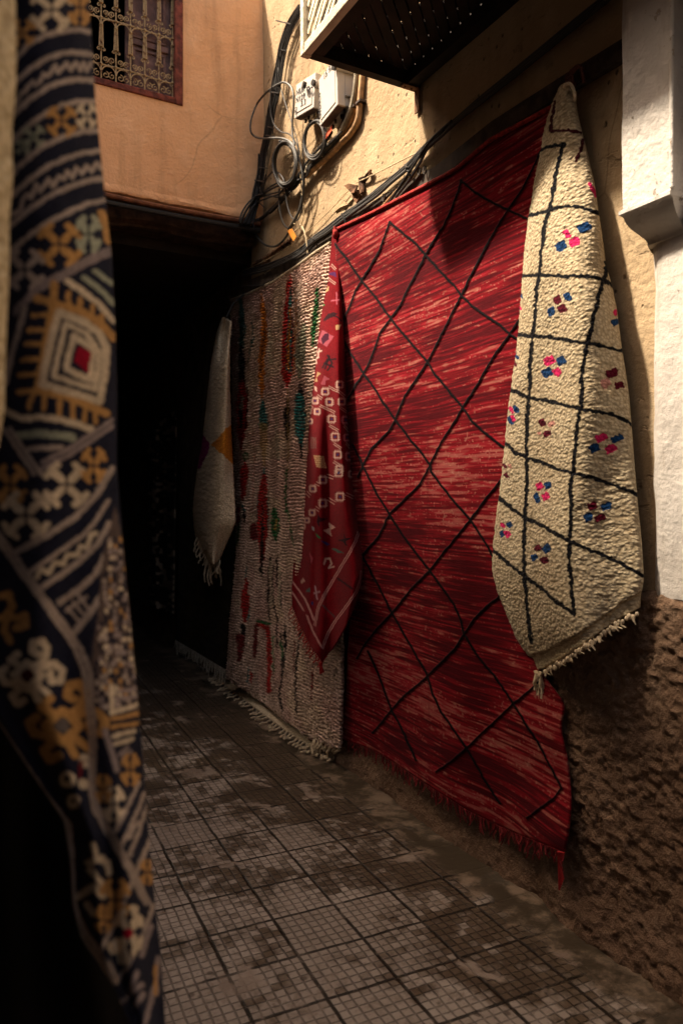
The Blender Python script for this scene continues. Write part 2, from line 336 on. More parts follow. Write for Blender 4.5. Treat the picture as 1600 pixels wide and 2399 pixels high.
# ------------------------------------------------------------------ rugs: a dense cloth sheet, pattern dyed into its vertices
def resample(pl, n):
    P = np.array([p[:2] for p in pl], float); d = np.r_[0, np.cumsum(np.hypot(*np.diff(P, axis=0).T))]; d /= d[-1]
    t = np.linspace(0, 1, n); return np.stack([np.interp(t, d, P[:, 0]), np.interp(t, d, P[:, 1])], -1)
def smooth1(a, k):
    if k < 1: return a
    w = np.ones(2 * k + 1) / (2 * k + 1); e = np.concatenate([np.repeat(a[:1], k, 0), a, np.repeat(a[-1:], k, 0)])
    b = np.stack([np.convolve(e[:, i], w, 'valid') for i in (0, 1)], -1); b[0] = a[0]; b[-1] = a[-1]; return b
class Rug:
    def __init__(s, top, right, bottom, left, nu, nv, sm=.012):
        ku = int(nu * sm); kv = int(nv * sm)
        Tp = smooth1(resample(top, nu), ku); Bt = smooth1(resample(bottom, nu), ku); Lf = smooth1(resample(left, nv), kv); Rg = smooth1(resample(right, nv), kv)
        u = np.linspace(0, 1, nu)[None, :, None]; v = np.linspace(0, 1, nv)[:, None, None]
        P = (1 - v) * Tp[None] + v * Bt[None] + (1 - u) * Lf[:, None] + u * Rg[:, None] \
            - ((1 - u) * (1 - v) * Tp[0] + u * (1 - v) * Tp[-1] + (1 - u) * v * Bt[0] + u * v * Bt[-1])
        s.nu, s.nv = nu, nv; s.px = P[..., 0].ravel(); s.py = P[..., 1].ravel()
        s.u = np.broadcast_to(u[..., 0], (nv, nu)).ravel(); s.v = np.broadcast_to(v[..., 0], (nv, nu)).ravel()
        s.qx = s.px.copy(); s.qy = s.py.copy(); s.col = np.zeros((nu * nv, 3)); s.pile = np.zeros(nu * nv)
    def jitter(s, amp, sc, seed):
        s.qx = s.px + (fbm(s.px / sc, s.py / sc, seed, 3) - .5) * 2 * amp; s.qy = s.py + (fbm(s.px / sc, s.py / sc, seed + 5, 3) - .5) * 2 * amp
    def fill(s, c): s.col[:] = c
    def paint(s, m, c): 
        m = np.clip(m, 0, 1)[:, None]; s.col = s.col * (1 - m) + np.array(c) * m
    def line(s, pts, w, c, aa=1.0, alpha=1.0, pile=0.0):
        best = np.full(len(s.px), 1e9)
        W_ = [p[2] for p in pts] if len(pts[0]) > 2 else [w] * len(pts)
        for (a, b, wa, wb) in zip(pts[:-1], pts[1:], W_[:-1], W_[1:]):
            pad = max(wa, wb) + aa + 1
            idx = np.nonzero((s.qx > min(a[0], b[0]) - pad) & (s.qx < max(a[0], b[0]) + pad) & (s.qy > min(a[1], b[1]) - pad) & (s.qy < max(a[1], b[1]) + pad))[0]
            if not len(idx): continue
            dx, dy = b[0] - a[0], b[1] - a[1]; L2 = dx * dx + dy * dy + 1e-9
            t = np.clip(((s.qx[idx] - a[0]) * dx + (s.qy[idx] - a[1]) * dy) / L2, 0, 1)
            d = np.hypot(s.qx[idx] - a[0] - t * dx, s.qy[idx] - a[1] - t * dy) - (wa + (wb - wa) * t)
            best[idx] = np.minimum(best[idx], d)
        m = sstep(aa, -aa, best); s.paint(m * alpha, c)
        if pile: s.pile = np.maximum(s.pile, m * pile)
    def blob(s, x, y, rx, ry, c, ang=0.0, p=2.6):
        ca, sa = math.cos(ang), math.sin(ang); dx = s.qx - x; dy = s.qy - y
        d = (np.abs((dx * ca + dy * sa) / rx) ** p + np.abs((-dx * sa + dy * ca) / ry) ** p); s.paint(sstep(1.25, .8, d), c)
    def poly(s, pts, c, alpha=1.0):
        x, y = s.qx, s.qy; ins = np.zeros(len(x), bool); n = len(pts)
        for i in range(n):
            x0, y0 = pts[i][:2]; x1, y1 = pts[(i + 1) % n][:2]
            if y0 == y1: continue
            cnd = (y0 > y) != (y1 > y); ins ^= cnd & (x < (x1 - x0) * (y - y0) / (y1 - y0) + x0)
        s.paint(ins.astype(float) * alpha, c)
    def build(s, name, mat, pos, parent, thick=.012):
        o = np.array(parent['_org']); V = pos - o; nu, nv = s.nu, s.nv
        i = np.arange(nv - 1)[:, None] * nu + np.arange(nu - 1)[None, :]
        Q = np.stack([i, i + nu, i + nu + 1, i + 1], -1).reshape(-1, 4)
        k = Q[len(Q) // 2]; nr = np.cross(pos[k[1]] - pos[k[0]], pos[k[3]] - pos[k[0]])
        if np.dot(nr, np.array([0, 0, HC]) - pos[k[0]]) < 0: Q = Q[:, ::-1]
        me = bpy.data.meshes.new(name); n = len(V)
        me.vertices.add(n); me.vertices.foreach_set('co', V.astype(np.float32).ravel())
        me.loops.add(Q.size); me.loops.foreach_set('vertex_index', Q.astype(np.int32).ravel())
        me.polygons.add(len(Q)); me.polygons.foreach_set('loop_start', np.arange(0, Q.size, 4, dtype=np.int32))
        me.polygons.foreach_set('use_smooth', np.ones(len(Q), bool)); me.update(calc_edges=True)
        ca = me.color_attributes.new('Col', 'FLOAT_COLOR', 'POINT'); ca.data.foreach_set('color', np.c_[s.col, np.ones(n)].astype(np.float32).ravel())
        me.materials.append(mat); ob = bpy.data.objects.new(name, me); COL.objects.link(ob); ob.parent = parent
        md = ob.modifiers.new('thickness', 'SOLIDIFY'); md.thickness = thick; md.offset = -1; md.use_quality_normals = False
        return ob
def strands(points, dirs, r, mat, name, parent, n=4, curl=.006):
    b = MB()
    for p, d in zip(points, dirs):
        p = Vector(p); d = Vector(d); k = 5; pts = []
        ph = random.random() * 6
        for i in range(k + 1):
            w = i / k; pts.append(p + d * w + Vector((math.sin(ph + w * 4), math.cos(ph * 1.7 + w * 5), 0)) * curl * w)
        b.tube(pts, [r * (1 - .35 * i / k) for i in range(k + 1)], n)
    return b.build(name, mat, parent)

# ------------------------------------------------------------------ the setting: street, walls, covered passage
b = MB(); n = 24
b.add([(-30, -30, 0), (30, -30, 0), (30, 30, 0), (-30, 30, 0)], [(0, 1, 2, 3)])
tag(b.build('street', M['floor']), kind='structure')

YF = 5.46                                             # the ochre house front closes the alley here
# right-hand wall, with a slightly uneven face
def wall_sheet(y0, y1, z0, z1, step, amp, back):
    ys = np.arange(y0, y1 + 1e-6, step); zs = np.arange(z0, z1 + 1e-6, step); ny, nz = len(ys), len(zs)
    Y, Z = np.meshgrid(ys, zs); X = wallx(Y) + (fbm(Y * 1.3, Z * 1.3, 3, 3) - .5) * amp + (fbm(Y * 5, Z * 5, 9, 3) - .5) * amp * .35
    m = MB(); m.v = [tuple(p) for p in np.stack([X, Y, Z], -1).reshape(-1, 3)]
    m.f = [(j * ny + i, j * ny + i + 1, (j + 1) * ny + i + 1, (j + 1) * ny + i) for j in range(nz - 1) for i in range(ny - 1)]
    k = len(m.v); m.v += [(back, y0, z0), (back, y1, z0), (back, y1, z1), (back, y0, z1)]
    m.f += [(k, k + 1, k + 2, k + 3), tuple(range(ny - 1, -1, -1)) + (k, k + 1), tuple((nz - 1) * ny + i for i in range(ny)) + (k + 2, k + 3),
            tuple(j * ny for j in range(nz)) + (k + 3, k), tuple(j * ny + ny - 1 for j in range(nz - 1, -1, -1)) + (k + 1, k + 2)]
    return m
wall = thing('plastered_house', 'beige plastered house wall with brown stucco base, hung with rugs', 'house', (2.4, 2, 0))
wall_sheet(-6.99, 5.74, 0.0, 5.65, .05, .025, 2.75).build('wall', M['beige'], wall)
# rough stucco base
ys = np.arange(-.6, 4.5, .0068); zs = np.arange(-.02, 1.32, .0068); Y, Z = np.meshgrid(ys, zs)
near = sstep(4.5, 3.3, Y)
lump = .62 * fbm(Y * 42 + 1.2 * fbm(Y * 20, Z * 20, 37, 2), Z * 48, 31, 2) + .38 * fbm(Y * 17, Z * 19, 35, 3); big = fbm(Y * 4, Z * 4, 40, 3)
top = 1.285 + (fbm(ys * 7, ys * 0, 50, 3) - .5) * .06
clear = sstep(2.12, 2.32, Y)                         # thinner where the red rug hangs in front of it
X = wallx(Y) - .012 - .030 * (1 - clear) * near - (lump - .45) * (.036 - .012 * clear) - (big - .5) * .02 - .07 * sstep(.22, -.02, Z) * (.5 + big) * (1 - .5 * clear)
X = np.where(clear > .5, np.maximum(X, wallx(Y) - .034 - .07 * sstep(.16, 0, Z)), X)
Z2 = np.minimum(Z, top[None, :]); X = X + sstep(0.0, .035, Z - top[None, :] + .03) * .03
m = MB(); ny, nz = len(ys), len(zs); V = np.stack([X, Y, Z2], -1).reshape(-1, 3)
# closing strip back into the wall along the top edge
lastrow = np.stack([wallx(ys) + .02, ys, top], -1); V = np.r_[V, lastrow]
m.v = V.tolist()
m.f = [(j * ny + i, j * ny + i + 1, (j + 1) * ny + i + 1, (j + 1) * ny + i) for j in range(nz) for i in range(ny - 1)]
me = bpy.data.meshes.new('plinth'); me.from_pydata((V - np.array(wall['_org'])).tolist(), [], m.f); me.update()
link('plinth', me, M['stucco'], wall)
# hole in the plaster with a torn, rusty scrap in it
sc = thing('torn_scrap', 'torn rusty scrap hanging out of a hole in the beige plaster', 'scrap', on_wall(*p5([(810, 1210)])[0], .01))
b = MB()
for pts, o in (([(745, 1215), (775, 1200), (830, 1212), (810, 1260), (790, 1262)], .05), ([(838, 1165), (880, 1150), (905, 1118), (918, 1108), (905, 1150), (870, 1200), (862, 1255), (845, 1270)], .03),
               ([(790, 1255), (830, 1240), (848, 1290), (822, 1330), (805, 1300)], .035)):
    q = p5(pts); a = [on_wall(x, y, o + .012 * math.sin(i * 2.3)) for i, (x, y) in enumerate(q)]; c = [p + np.array([.012, 0, 0]) for p in a]; k = len(a)
    b.add(a + c, [tuple(range(k)), tuple(range(2 * k - 1, k - 1, -1))] + [(i, (i + 1) % k, k + (i + 1) % k, k + i) for i in range(k)])
b.build('scrap', M['lintel'], sc, smooth=False)
b = MB(); q = p5([(700, 1385), (730, 1360), (790, 1330), (850, 1250), (875, 1190), (915, 1125)])
L = smoothline(q, 6); rr = [.012 + .012 * vn(i * .9, 0, 4) for i in range(len(L))]
b.tube(on_wall(L[:, 0], L[:, 1], -.002), rr, 6); b.build('plaster_ridge', M['beige'], sc)
q = e2([(320, 1060), (420, 1000), (520, 940), (620, 860), (720, 790), (800, 745)]); L = smoothline(q, 8)
rd = thing('plaster_crust', 'ragged crust of broken plaster above the cables, left of pink rug', 'crust', on_wall(L[0, 0], L[0, 1], 0))
b = MB(); b.tube(on_wall(L[:, 0], L[:, 1], .004), [.010 + .016 * vn(i * .8, 1, 8) for i in range(len(L))], 6)
q = e2([(340, 1090), (440, 1040), (500, 1010)]); L2 = smoothline(q, 6); b.tube(on_wall(L2[:, 0], L2[:, 1], .004), [.008 + .01 * vn(i * .8, 3, 8) for i in range(len(L2))], 6)
b.build('crust', M['lintel'], rd)

# ---- ochre house over the passage
house = thing('ochre_house', 'ochre plastered house front bridging the dark passage', 'house', (.8, YF, 0))
XL, XR, ZB, ZT = -3.0, 2.325, 3.83, 5.66
WX0, WX1, WZ0, WZ1 = .52, 1.662, 4.555, 5.42
b = MB()
b.span((XL, YF, ZB), (WX0, YF + .3, ZT)); b.span((WX1, YF, ZB), (XR, YF + .3, ZT)); b.span((WX0, YF, ZB), (WX1, YF + .3, WZ0)); b.span((WX0, YF, WZ1), (WX1, YF + .3, ZT))
b.build('wall', M['ochre'], house, smooth=False)
# crumbling lower edge
xs = np.arange(-.5, 2.30, .012); b = MB(); prof = [(.0, .045), (.007, .022), (.010, .0), (.004, -.014), (-.05, -.02)]
for i, x in enumerate(xs):
    for k, (o, z) in enumerate(prof):
        w = fbm(x * 9, k * 3.1, 12, 3) - .5; b.v.append((x, YF - max(o + w * .008, .002) if k < 4 else YF + .06, ZB + z + w * (.035 if k else .02)))
b.f = [(i * 5 + k, i * 5 + k + 1, (i + 1) * 5 + k + 1, (i + 1) * 5 + k) for i in range(len(xs) - 1) for k in range(4)]
b.build('plaster_lip', M['ochre'], house)
# lintel beam and what shows under the edge
xs = np.arange(-.5, 2.28, .02); zs = np.arange(3.64, 3.80, .02); b = MB()
for z in zs:
    for x in xs: b.v.append((x, YF + .05 + .05 * (fbm(x * 5, z * 9, 21, 4)) + (.05 if z < 3.68 else 0), z + .03 * (vn(x * 6, z, 5) - .5)))
nx = len(xs); b.f = [(j * nx + i, j * nx + i + 1, (j + 1) * nx + i + 1, (j + 1) * nx + i) for j in range(len(zs) - 1) for i in range(nx - 1)]
k = len(b.v); b.v += [(-.5, YF + .5, 3.64), (2.28, YF + .5, 3.64), (2.28, YF + .5, 3.79), (-.5, YF + .5, 3.79)]
b.f += [tuple(range(nx - 1, -1, -1)) + (k, k + 1), tuple((len(zs) - 1) * nx + i for i in range(nx)) + (k + 2, k + 3)]
b.build('lintel', simple('dark_lintel', (.035, .018, .009), .95, .6, 14, bump=.03), house)  # one dark brown all over
# covered passage behind: side walls, ceiling, far end
b = MB(); b.span((-3, 5.762, 3.56), (3.2, 13.2, 3.82)); b.build('passage_ceiling', M['shade_black'], house, smooth=False)
b = MB(); b.span((.05, 5.76, 0), (.35, 13.0, 3.56)); b.build('passage_wall', M['shade_black'], house, smooth=False)
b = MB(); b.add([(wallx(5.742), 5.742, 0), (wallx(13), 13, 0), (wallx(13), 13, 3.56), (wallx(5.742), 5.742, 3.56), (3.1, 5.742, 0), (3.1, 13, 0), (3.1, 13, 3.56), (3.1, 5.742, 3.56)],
      [(0, 1, 2, 3), (4, 5, 6, 7), (0, 4, 7, 3), (1, 5, 6, 2)]); b.build('passage_wall', simple('passage_plaster', (.11, .075, .045), .95, .4, 8), house, smooth=False)  # passage gloom put into this darker wall brown
b = MB(); b.span((.05, 13.0, 0), (3.1, 13.3, 3.56)); b.build('passage_end', M['shade_black'], house, smooth=False)
# pipes clipped under the lip
b = MB()
xs = np.linspace(-.4, 2.27, 40); b.tube([(x, YF - .022, ZB - .052 + .008 * math.sin(x * 3)) for x in xs], .017, 8); b.build('conduit', simple('rusty_conduit', (.17, .065, .03), .8, .4, 25), house)
b = MB(); b.tube([(x, YF - .012, ZB - .098 + .007 * math.sin(x * 2.4 + 1)) for x in xs], .02, 8); b.build('conduit', M['black'], house)
# room behind the window
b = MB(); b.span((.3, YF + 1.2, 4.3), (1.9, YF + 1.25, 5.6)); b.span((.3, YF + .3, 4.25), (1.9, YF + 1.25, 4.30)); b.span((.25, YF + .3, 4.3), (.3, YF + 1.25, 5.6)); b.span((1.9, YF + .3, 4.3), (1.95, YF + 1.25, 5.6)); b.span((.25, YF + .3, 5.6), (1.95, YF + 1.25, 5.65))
b.build('dark_room', M['shade_black'], house, smooth=False)
# window: frame, shutter leaf, iron grille
fr = MB(); fw = .062
fr.span((WX1 - fw, YF - .012, WZ0), (WX1 - .001, YF + .12, WZ1)); fr.span((WX0 + .001, YF - .012, WZ0), (WX0 + fw, YF + .12, WZ1))
fr.span((WX0 + fw, YF - .014, WZ0), (WX1 - fw, YF + .12, WZ0 + .045)); fr.span((WX0 + fw, YF - .012, WZ1 - .05), (WX1 - fw, YF + .12, WZ1))
frame = fr.build('window', M['maroon'], house, smooth=False, bevel=.006); frame['_org'] = house['_org']
sh = MB(); x0, x1, yS = 1.256, WX1 - fw - .002, YF + .07
sh.span((x0, yS, WZ0 + .047), (x1, yS + .03, WZ1 - .052))
for z0, z1 in ((WZ0 + .06, 4.93), (5.0, 5.36)):
    for (a, c) in (((x0 + .05, yS - .012, z0), (x1 - .05, yS - .001, z0 + .02)), ((x0 + .05, yS - .012, z1 - .02), (x1 - .05, yS - .001, z1)), ((x0 + .05, yS - .012, z0 + .02), (x0 + .07, yS - .001, z1 - .02)), ((x1 - .07, yS - .012, z0 + .02), (x1 - .05, yS - .001, z1 - .02))): sh.span(a, c)
sh.span((x0 + .03, yS - .02, 4.945), (x1 - .03, yS - .002, 4.985))
sho = sh.build('shutter', M['mauve'], house, smooth=False, bevel=.004); sho.parent = frame
gr = MB(); yg = YF + .035; r0 = .0062
rails = (5.055, 4.725, 4.612)
def spiral(cx, cz, r, turns, start, sgn, rad=.0038):
    pts = []
    for i in range(22):
        t = i / 21; a = start + sgn * turns * 2 * math.pi * t; q = r * (1 - .82 * t); pts.append((cx + q * math.cos(a), yg - .008, cz + q * math.sin(a)))
    gr.tube(pts, rad, 5)
xb = [1.594 - .103 * k for k in range(11)]
for z in rails: gr.tube([(x, yg + .002, z + .003 * math.sin(x * 11)) for x in np.linspace(WX0 + fw, WX1 - fw + .005, 30)], r0, 6)
for k, x in enumerate(xb):
    gr.tube([(x, yg, WZ0 + .04), (x, yg, WZ1 - .04)], r0 * .85, 6)
    for dx in (-.007, .007): gr.tube([(x + dx, yg - .006, 5.01), (x + dx * 1.5, yg - .006, 4.93), (x + dx * 1.9, yg - .006, 4.84)], .0052, 5)
    for dx in (-.006, .006): gr.tube([(x + dx, yg - .006, 5.36), (x + dx * 1.5, yg - .006, 5.26), (x + dx * 1.8, yg - .006, 5.16)], .005, 5)
    for z in (5.0, 4.845, 5.155): gr.ball((x, yg - .004, z), .016, 8, 5, (1, 1, .45))
    for z in (4.825, 5.135):
        for sg in (-1, 1): spiral(x + sg * .017, z, .012, .9, math.pi / 2, -sg, .004)
    for z in rails[:2]:
        for sg in (-1, 1): spiral(x + sg * .029, z + .036, .023, 1.5, -math.pi / 2 if sg > 0 else -math.pi / 2, sg)
        if k: gr.tube([(x + .0515 + .05 * math.cos(a), yg - .006, z - .065 + .058 * math.sin(a)) for a in np.linspace(0, math.pi, 12)], .0042, 5)
    for z in rails: gr.ball((x, yg, z), .014, 8, 5, (1, 1, .8)); gr.ball((x + .0515, yg, z), .012, 6, 5, (.7, 1, 1))
    for sg in (-1, 1): spiral(x + sg * .030, rails[2] + .04, .026, 1.2, math.pi / 2, -sg)
gri = gr.build('grille', M['iron'], house); gri.parent = frame

# ---- building across the alley, out of sight to the left: it shades the foot of the alley
lw = thing('left_house', 'dark timber fronted house along the left side of the alley', 'house', (-.6, 2, 0))
b = MB(); b.span((-5, -8.0, 0), (-.6, YF - .001, LEFT_H)); b.build('wall', simple('dark_shopfront', (.025, .016, .011), .9, .4, 5), lw, smooth=False)
# unseen slat screen added to fade the sunlight lower down: dense below, sparse above
scr = thing('sun_dimming_screen', 'added unseen slat screen above the left roof, dimming the sun', 'screen', (-.6, 3.5, LEFT_H))
SC_Z = [5.7, 5.9, 6.25, 6.65, 7.1]
for (y0, y1, tr) in ((4.12, YF + .3, (.15, .24, .38, .66, 1.0)), (3.45, 4.12, (.30, .40, .56, .82, 1.0)), (-1.0, 3.45, (.50, .60, .76, .93, 1.0))):
    b = MB(); z = LEFT_H + .02
    while z < 7.1:
        h = .07 * (1 - np.interp(z, SC_Z, tr))
        if h > .003: b.span((-.61, y0, z), (-.60, y1 - .002, z + h))
        z += .07
    b.build('dimming_slats', M['conduit'], scr, smooth=False)

bh = thing('sky_blocking_house', 'added house block behind the viewer, out of view, holding back sky light', 'house', (1, -7, 0))  # unseen block added behind the viewer, cutting low sky light and bounce
b = MB(); b.span((-.6, -9.0, 0), (6, -7.0, 4.2)); b.build('wall', simple('dark_plaster', (.05, .035, .022), .9, .3, 5), bh, smooth=False)

# ------------------------------------------------------------------ white door pilaster at the right
pil = thing('white_pilaster', 'white painted doorway pilaster with moulded capital, right of cream rug', 'pilaster', (2.2, 1.6, 0))
px_, yb = 2.168, 1.745
ys = np.arange(-.28, yb + .001, .025); zs = np.r_[np.arange(1.275, 4.6, .03)]; b = MB()
for z in zs:
    for y in ys:
        e = max(0, (y - yb + .03) / .03); edge = (fbm(z * 6, 3, 61, 3) - .5) * .02
        b.v.append((min(px_, float(wallx(y)) - .026) + (fbm(y * 3, z * 3, 70, 3) - .5) * .012 + e * .02, y + e * edge, z + (0 if z > 1.3 else (fbm(y * 12, 0, 63, 3) - .5) * .04)))
ny = len(ys); b.f = [(j * ny + i, j * ny + i + 1, (j + 1) * ny + i + 1, (j + 1) * ny + i) for j in range(len(zs) - 1) for i in range(ny - 1)]
k = len(b.v)
for j in range(len(zs)): b.v.append((2.215, yb + .004, zs[j]))
b.f += [(j * ny + ny - 1, k + j, k + j + 1, (j + 1) * ny + ny - 1) for j in range(len(zs) - 1)]
k2 = len(b.v)
for i in range(ny): b.v.append((2.215, ys[i], 1.275))
b.f += [(i, i + 1, k2 + i + 1, k2 + i) for i in range(ny - 1)]
b.build('shaft', M['white'], pil)
xf, yn, yf_ = 2.082, 1.594, 1.792                     # capital block: front face, near side, far side
b = MB(); zz = np.arange(2.605, 4.5, .03); yy = np.linspace(yn, yf_, 10)
for z in zz:
    ed = (fbm(z * 7, 9, 66, 3) - .5) * .012
    for y in yy: b.v.append((xf + (fbm(y * 5, z * 4, 71, 3) - .5) * .008, y + (ed if y == yy[-1] else 0), z))
ny = 10; b.f = [(j * ny + i, j * ny + i + 1, (j + 1) * ny + i + 1, (j + 1) * ny + i) for j in range(len(zz) - 1) for i in range(ny - 1)]
k = len(b.v)
for z in zz: b.v += [(2.20, yn, z), (2.21, yf_ + (fbm(z * 7, 9, 66, 3) - .5) * .012, z)]
for j in range(len(zz) - 1):
    b.f += [(j * ny, k + 2 * j, k + 2 * j + 2, (j + 1) * ny), (j * ny + ny - 1, (j + 1) * ny + ny - 1, k + 2 * j + 3, k + 2 * j + 1)]
b.f += [tuple(range(ny)) + (k + 1, k)]
b.build('capital', M['white'], pil, bevel=0)
b = MB(); b.tube([(xf - .002, yn - .002, 2.61), (xf - .002, yn - .002, 3.5), (xf - .002, yn - .002, 4.5)], .0085, 10); b.build('corner_bead', M['white'], pil)
prof = [(.0, 2.606), (-.010, 2.600), (-.010, 2.588), (.004, 2.580), (.012, 2.560), (.028, 2.540), (.050, 2.522), (.070, 2.508), (.078, 2.495), (.078, 2.485), (.10, 2.480)]
b = MB(); path = [(0, 1)]
for (o, z) in prof:
    f = min(max(o, 0) / .086, 1.1)
    b.v += [(xf + o, yf_ - .045 * f + .006 * (o < 0), z), (xf + o, yn + .02 * f, z), (2.20, yn + o * .9, z)]
b.f = [(3 * i + a, 3 * i + a + 1, 3 * i + a + 4, 3 * i + a + 3) for i in range(len(prof) - 1) for a in (0, 1)]
k = len(b.v); b.v += [(2.215, yf_ - .01, prof[i][1]) for i in range(len(prof))]
b.f += [(3 * i, k + i, k + i + 1, 3 * i + 3) for i in range(len(prof) - 1)]
b.build('moulding', M['white'], pil)

# ------------------------------------------------------------------ wooden lattice balcony over the alley
bal = thing('lattice_balcony', 'dark plank balcony with white diagonal lattice front, jutting from the wall', 'balcony', (1.9, 2.2, 3.75))
bx, by0, by1, bz = 1.569, -1.9, 3.257, 3.747
b = MB(); b.span((bx, by0, bz), (bx + .04, by1 - .034, bz + .048)); b.span((bx - .003, by1 - .034, bz - .002), (bx + .043, by1, bz + .95)); b.span((bx, by0, bz + .9), (bx + .04, by1 - .034, bz + .95))
b.build('lattice_frame', M['lattice'], bal, smooth=False, bevel=.004)
b = MB(); k = 0
y = by0 - .8
while y < by1 - .04:
    z0, z1 = bz + .05, bz + .898
    ya, yc = y + .85, y                                # rises towards the camera
    a0, a1 = ya, yc
    lo, hi = by0 + .01, by1 - .036
    zA, zB = z0, z1; yA, yB = a0, a1
    if yA > hi: zA += (yA - hi) * .998; yA = hi
    if yB < lo: zB -= (lo - yB) * .998; yB = lo
    if zB - zA > .03:
        w = .026; L = math.hypot(yA - yB, zB - zA); R = Matrix.Rotation(math.radians(45), 3, 'X')
        b.box((bx + .02 + .004 * (k % 2), (yA + yB) / 2, (zA + zB) / 2), (.009, .023, L - .02), R)
    y += .0655; k += 1
b.build('lattice', M['lattice'], bal, smooth=False)
b = MB(); b.span((bx + .06, by0 + .02, bz + .12), (bx + .075, by1 - .04, bz + .94)); b.build('shade_backing', M['wood_dark'], bal, smooth=False)  # added dark sheet stands in for the shaded inside behind the lattice
b = MB()                                               # floor frame
b.span((bx + .042, by1 - .05, bz + .003), (2.23, by1 - .003, bz + .075)); b.span((bx + .042, by0, bz + .003), (2.20, by0 + .05, bz + .07)); b.span((bx + .042, by0 + .05, bz + .004), (bx + .10, by1 - .05, bz + .065))
b.span((2.15, by0 + .05, bz + .004), (2.215, by1 - .05, bz + .065))
b.build('floor_frame', M['wood_dark'], bal, smooth=False)
b = MB(); rnd = random.Random(5)                      # diagonal boards with gaps, a second layer of boards over them
def clipdiag(c, half):                                # strip x - y = c within the floor rectangle
    out = []
    for s_ in (-half, half):
        x0, x1 = bx + .02, 2.22; y0_, y1_ = by0 + .01, by1 - .01
        xa = max(x0, y0_ + c + s_); xb_ = min(x1, y1_ + c + s_)
        if xb_ - xa < .02: return None
        out += [(xa, xa - c - s_), (xb_, xb_ - c - s_)]
    return [out[0], out[1], out[3], out[2]]
c = bx - by1 - .6
while c < 2.3 - by0:
    half = .031; q = clipdiag(c, half)
    if q:
        z = bz + .068 + rnd.random() * .006
        b.add([(x, y, z) for x, y in q] + [(x, y, z + .018) for x, y in q], [(0, 1, 2, 3), (7, 6, 5, 4), (0, 4, 5, 1), (1, 5, 6, 2), (2, 6, 7, 3), (3, 7, 4, 0)])
    c += .074
x = bx + .045
while x < 2.2:
    w = .066 + rnd.random() * .012
    g = 0.0
    b.span((x, by0 + .01, bz + .10 + rnd.random() * .004), (x + w, by1 - .01, bz + .118)); x += w + (.008 + rnd.random() * .009)
b.build('floor_boards', M['wood_dark'], bal, smooth=False)
q = on_wall(980, 203, .012)
b = MB(); b.span((q[0] - .10, 3.20, bz - .006), (2.222, 3.24, bz - .001)); b.span((2.216, 3.20, bz - .12), (2.224, 3.24, bz - .006))
for i in range(3): b.ball((q[0] - .08 + i * .04, 3.22, bz - .008), .006, 6, 4)
b.build('bracket', simple('rusted_bracket', (.16, .07, .03), .8, .4, 40), bal, smooth=False)

# ------------------------------------------------------------------ hanging batten and hooks
rail = thing('hanging_rail', 'long dark batten with hooks along the wall top, rugs hang from it', 'rail', on_wall(1000, 420, .02))
rp = [(1600, 20), (1462, 110), (1330, 190), (1150, 303), (1020, 405), (900, 470), (780, 542), (700, 604), (640, 642), (580, 668)]
L = np.array(rp, float); A = on_wall(L[:, 0], L[:, 1], .03)
b = MB()
for a in range(len(A) - 1):
    p, q = A[a], A[a + 1]
    for (o, z) in ((0, .037), (0, -.037), (.028, -.037), (.028, .037)): b.v.append((p[0] + o, p[1], p[2] + z))
    if a == len(A) - 2:
        for (o, z) in ((0, .037), (0, -.037), (.028, -.037), (.028, .037)): b.v.append((q[0] + o, q[1], q[2] + z))
n = len(A)
b.f = [(4 * i + k, 4 * i + (k + 1) % 4, 4 * (i + 1) + (k + 1) % 4, 4 * (i + 1) + k) for i in range(n - 1) for k in range(4)] + [(0, 1, 2, 3), (4 * n - 1, 4 * n - 2, 4 * n - 3, 4 * n - 4)]
b.build('batten', M['rail'], rail, smooth=False)
for (x, y) in p5([(1250, 1130), (1285, 1120), (1015, 1300)]) + e2([(480, 1165), (760, 1010), (1030, 895)]) + [(1345, 178), (783, 535), (541, 700)]:
    c = on_wall(x, y, .035); b = MB()
    pts = [(c[0] - .004, c[1] + .012, c[2] + .03)] + [(c[0] - .012, c[1] + .012 - .024 * t, c[2] + .005 - .022 * math.sin(math.pi * t)) for t in np.linspace(0, 1, 7)] + [(c[0] - .014, c[1] - .012, c[2] + .018)]
    b.tube(pts, .0042, 6); b.build('hook', M['steel'], rail)

# ------------------------------------------------------------------ cables, pipes and meter boxes on the wall
def cable(name, label, cat, runs, mat, parent=None, group=None, ties=(), n=7):
    """runs: (points in photo pixels, radius, distance from the wall)"""
    o = parent or thing(name, label, cat, on_wall(*runs[0][0][0][:2], runs[0][2]), group)
    for (pts, r, off, *mm) in runs:
        b = MB(); q = smoothline([p[:2] for p in pts], 6)
        offs = np.full(len(q), off) if not hasattr(off, '__len__') else np.interp(np.linspace(0, 1, len(q)), np.linspace(0, 1, len(off)), off)
        P3 = on_wall(q[:, 0], q[:, 1], offs); yl = YF - .012 - r - np.maximum(offs - .03, 0); Pf = on_y(q[:, 0], q[:, 1], yl); over = (P3[:, 1] > yl) & (Pf[:, 2] > ZB - .1)
        P3[over] = Pf[over]                            # where it swings past the corner it lies against the ochre front
        b.tube(P3, r, n); b.build('cable', mm[0] if mm else mat, o)
    for (a, c, r, off) in ties:
        b = MB(); b.tube([on_wall(*a, off), on_wall((a[0] + c[0]) / 2, (a[1] + c[1]) / 2, off + .012), on_wall(*c, off)], r, 5); b.build('cable_tie', M['black_plastic'], o)
    return o
def jit(pts, dx, dy, seed, amp=3.0):
    r = random.Random(seed); return [(p[0] + dx + r.uniform(-amp, amp), p[1] + dy + r.uniform(-amp, amp)) for p in pts]
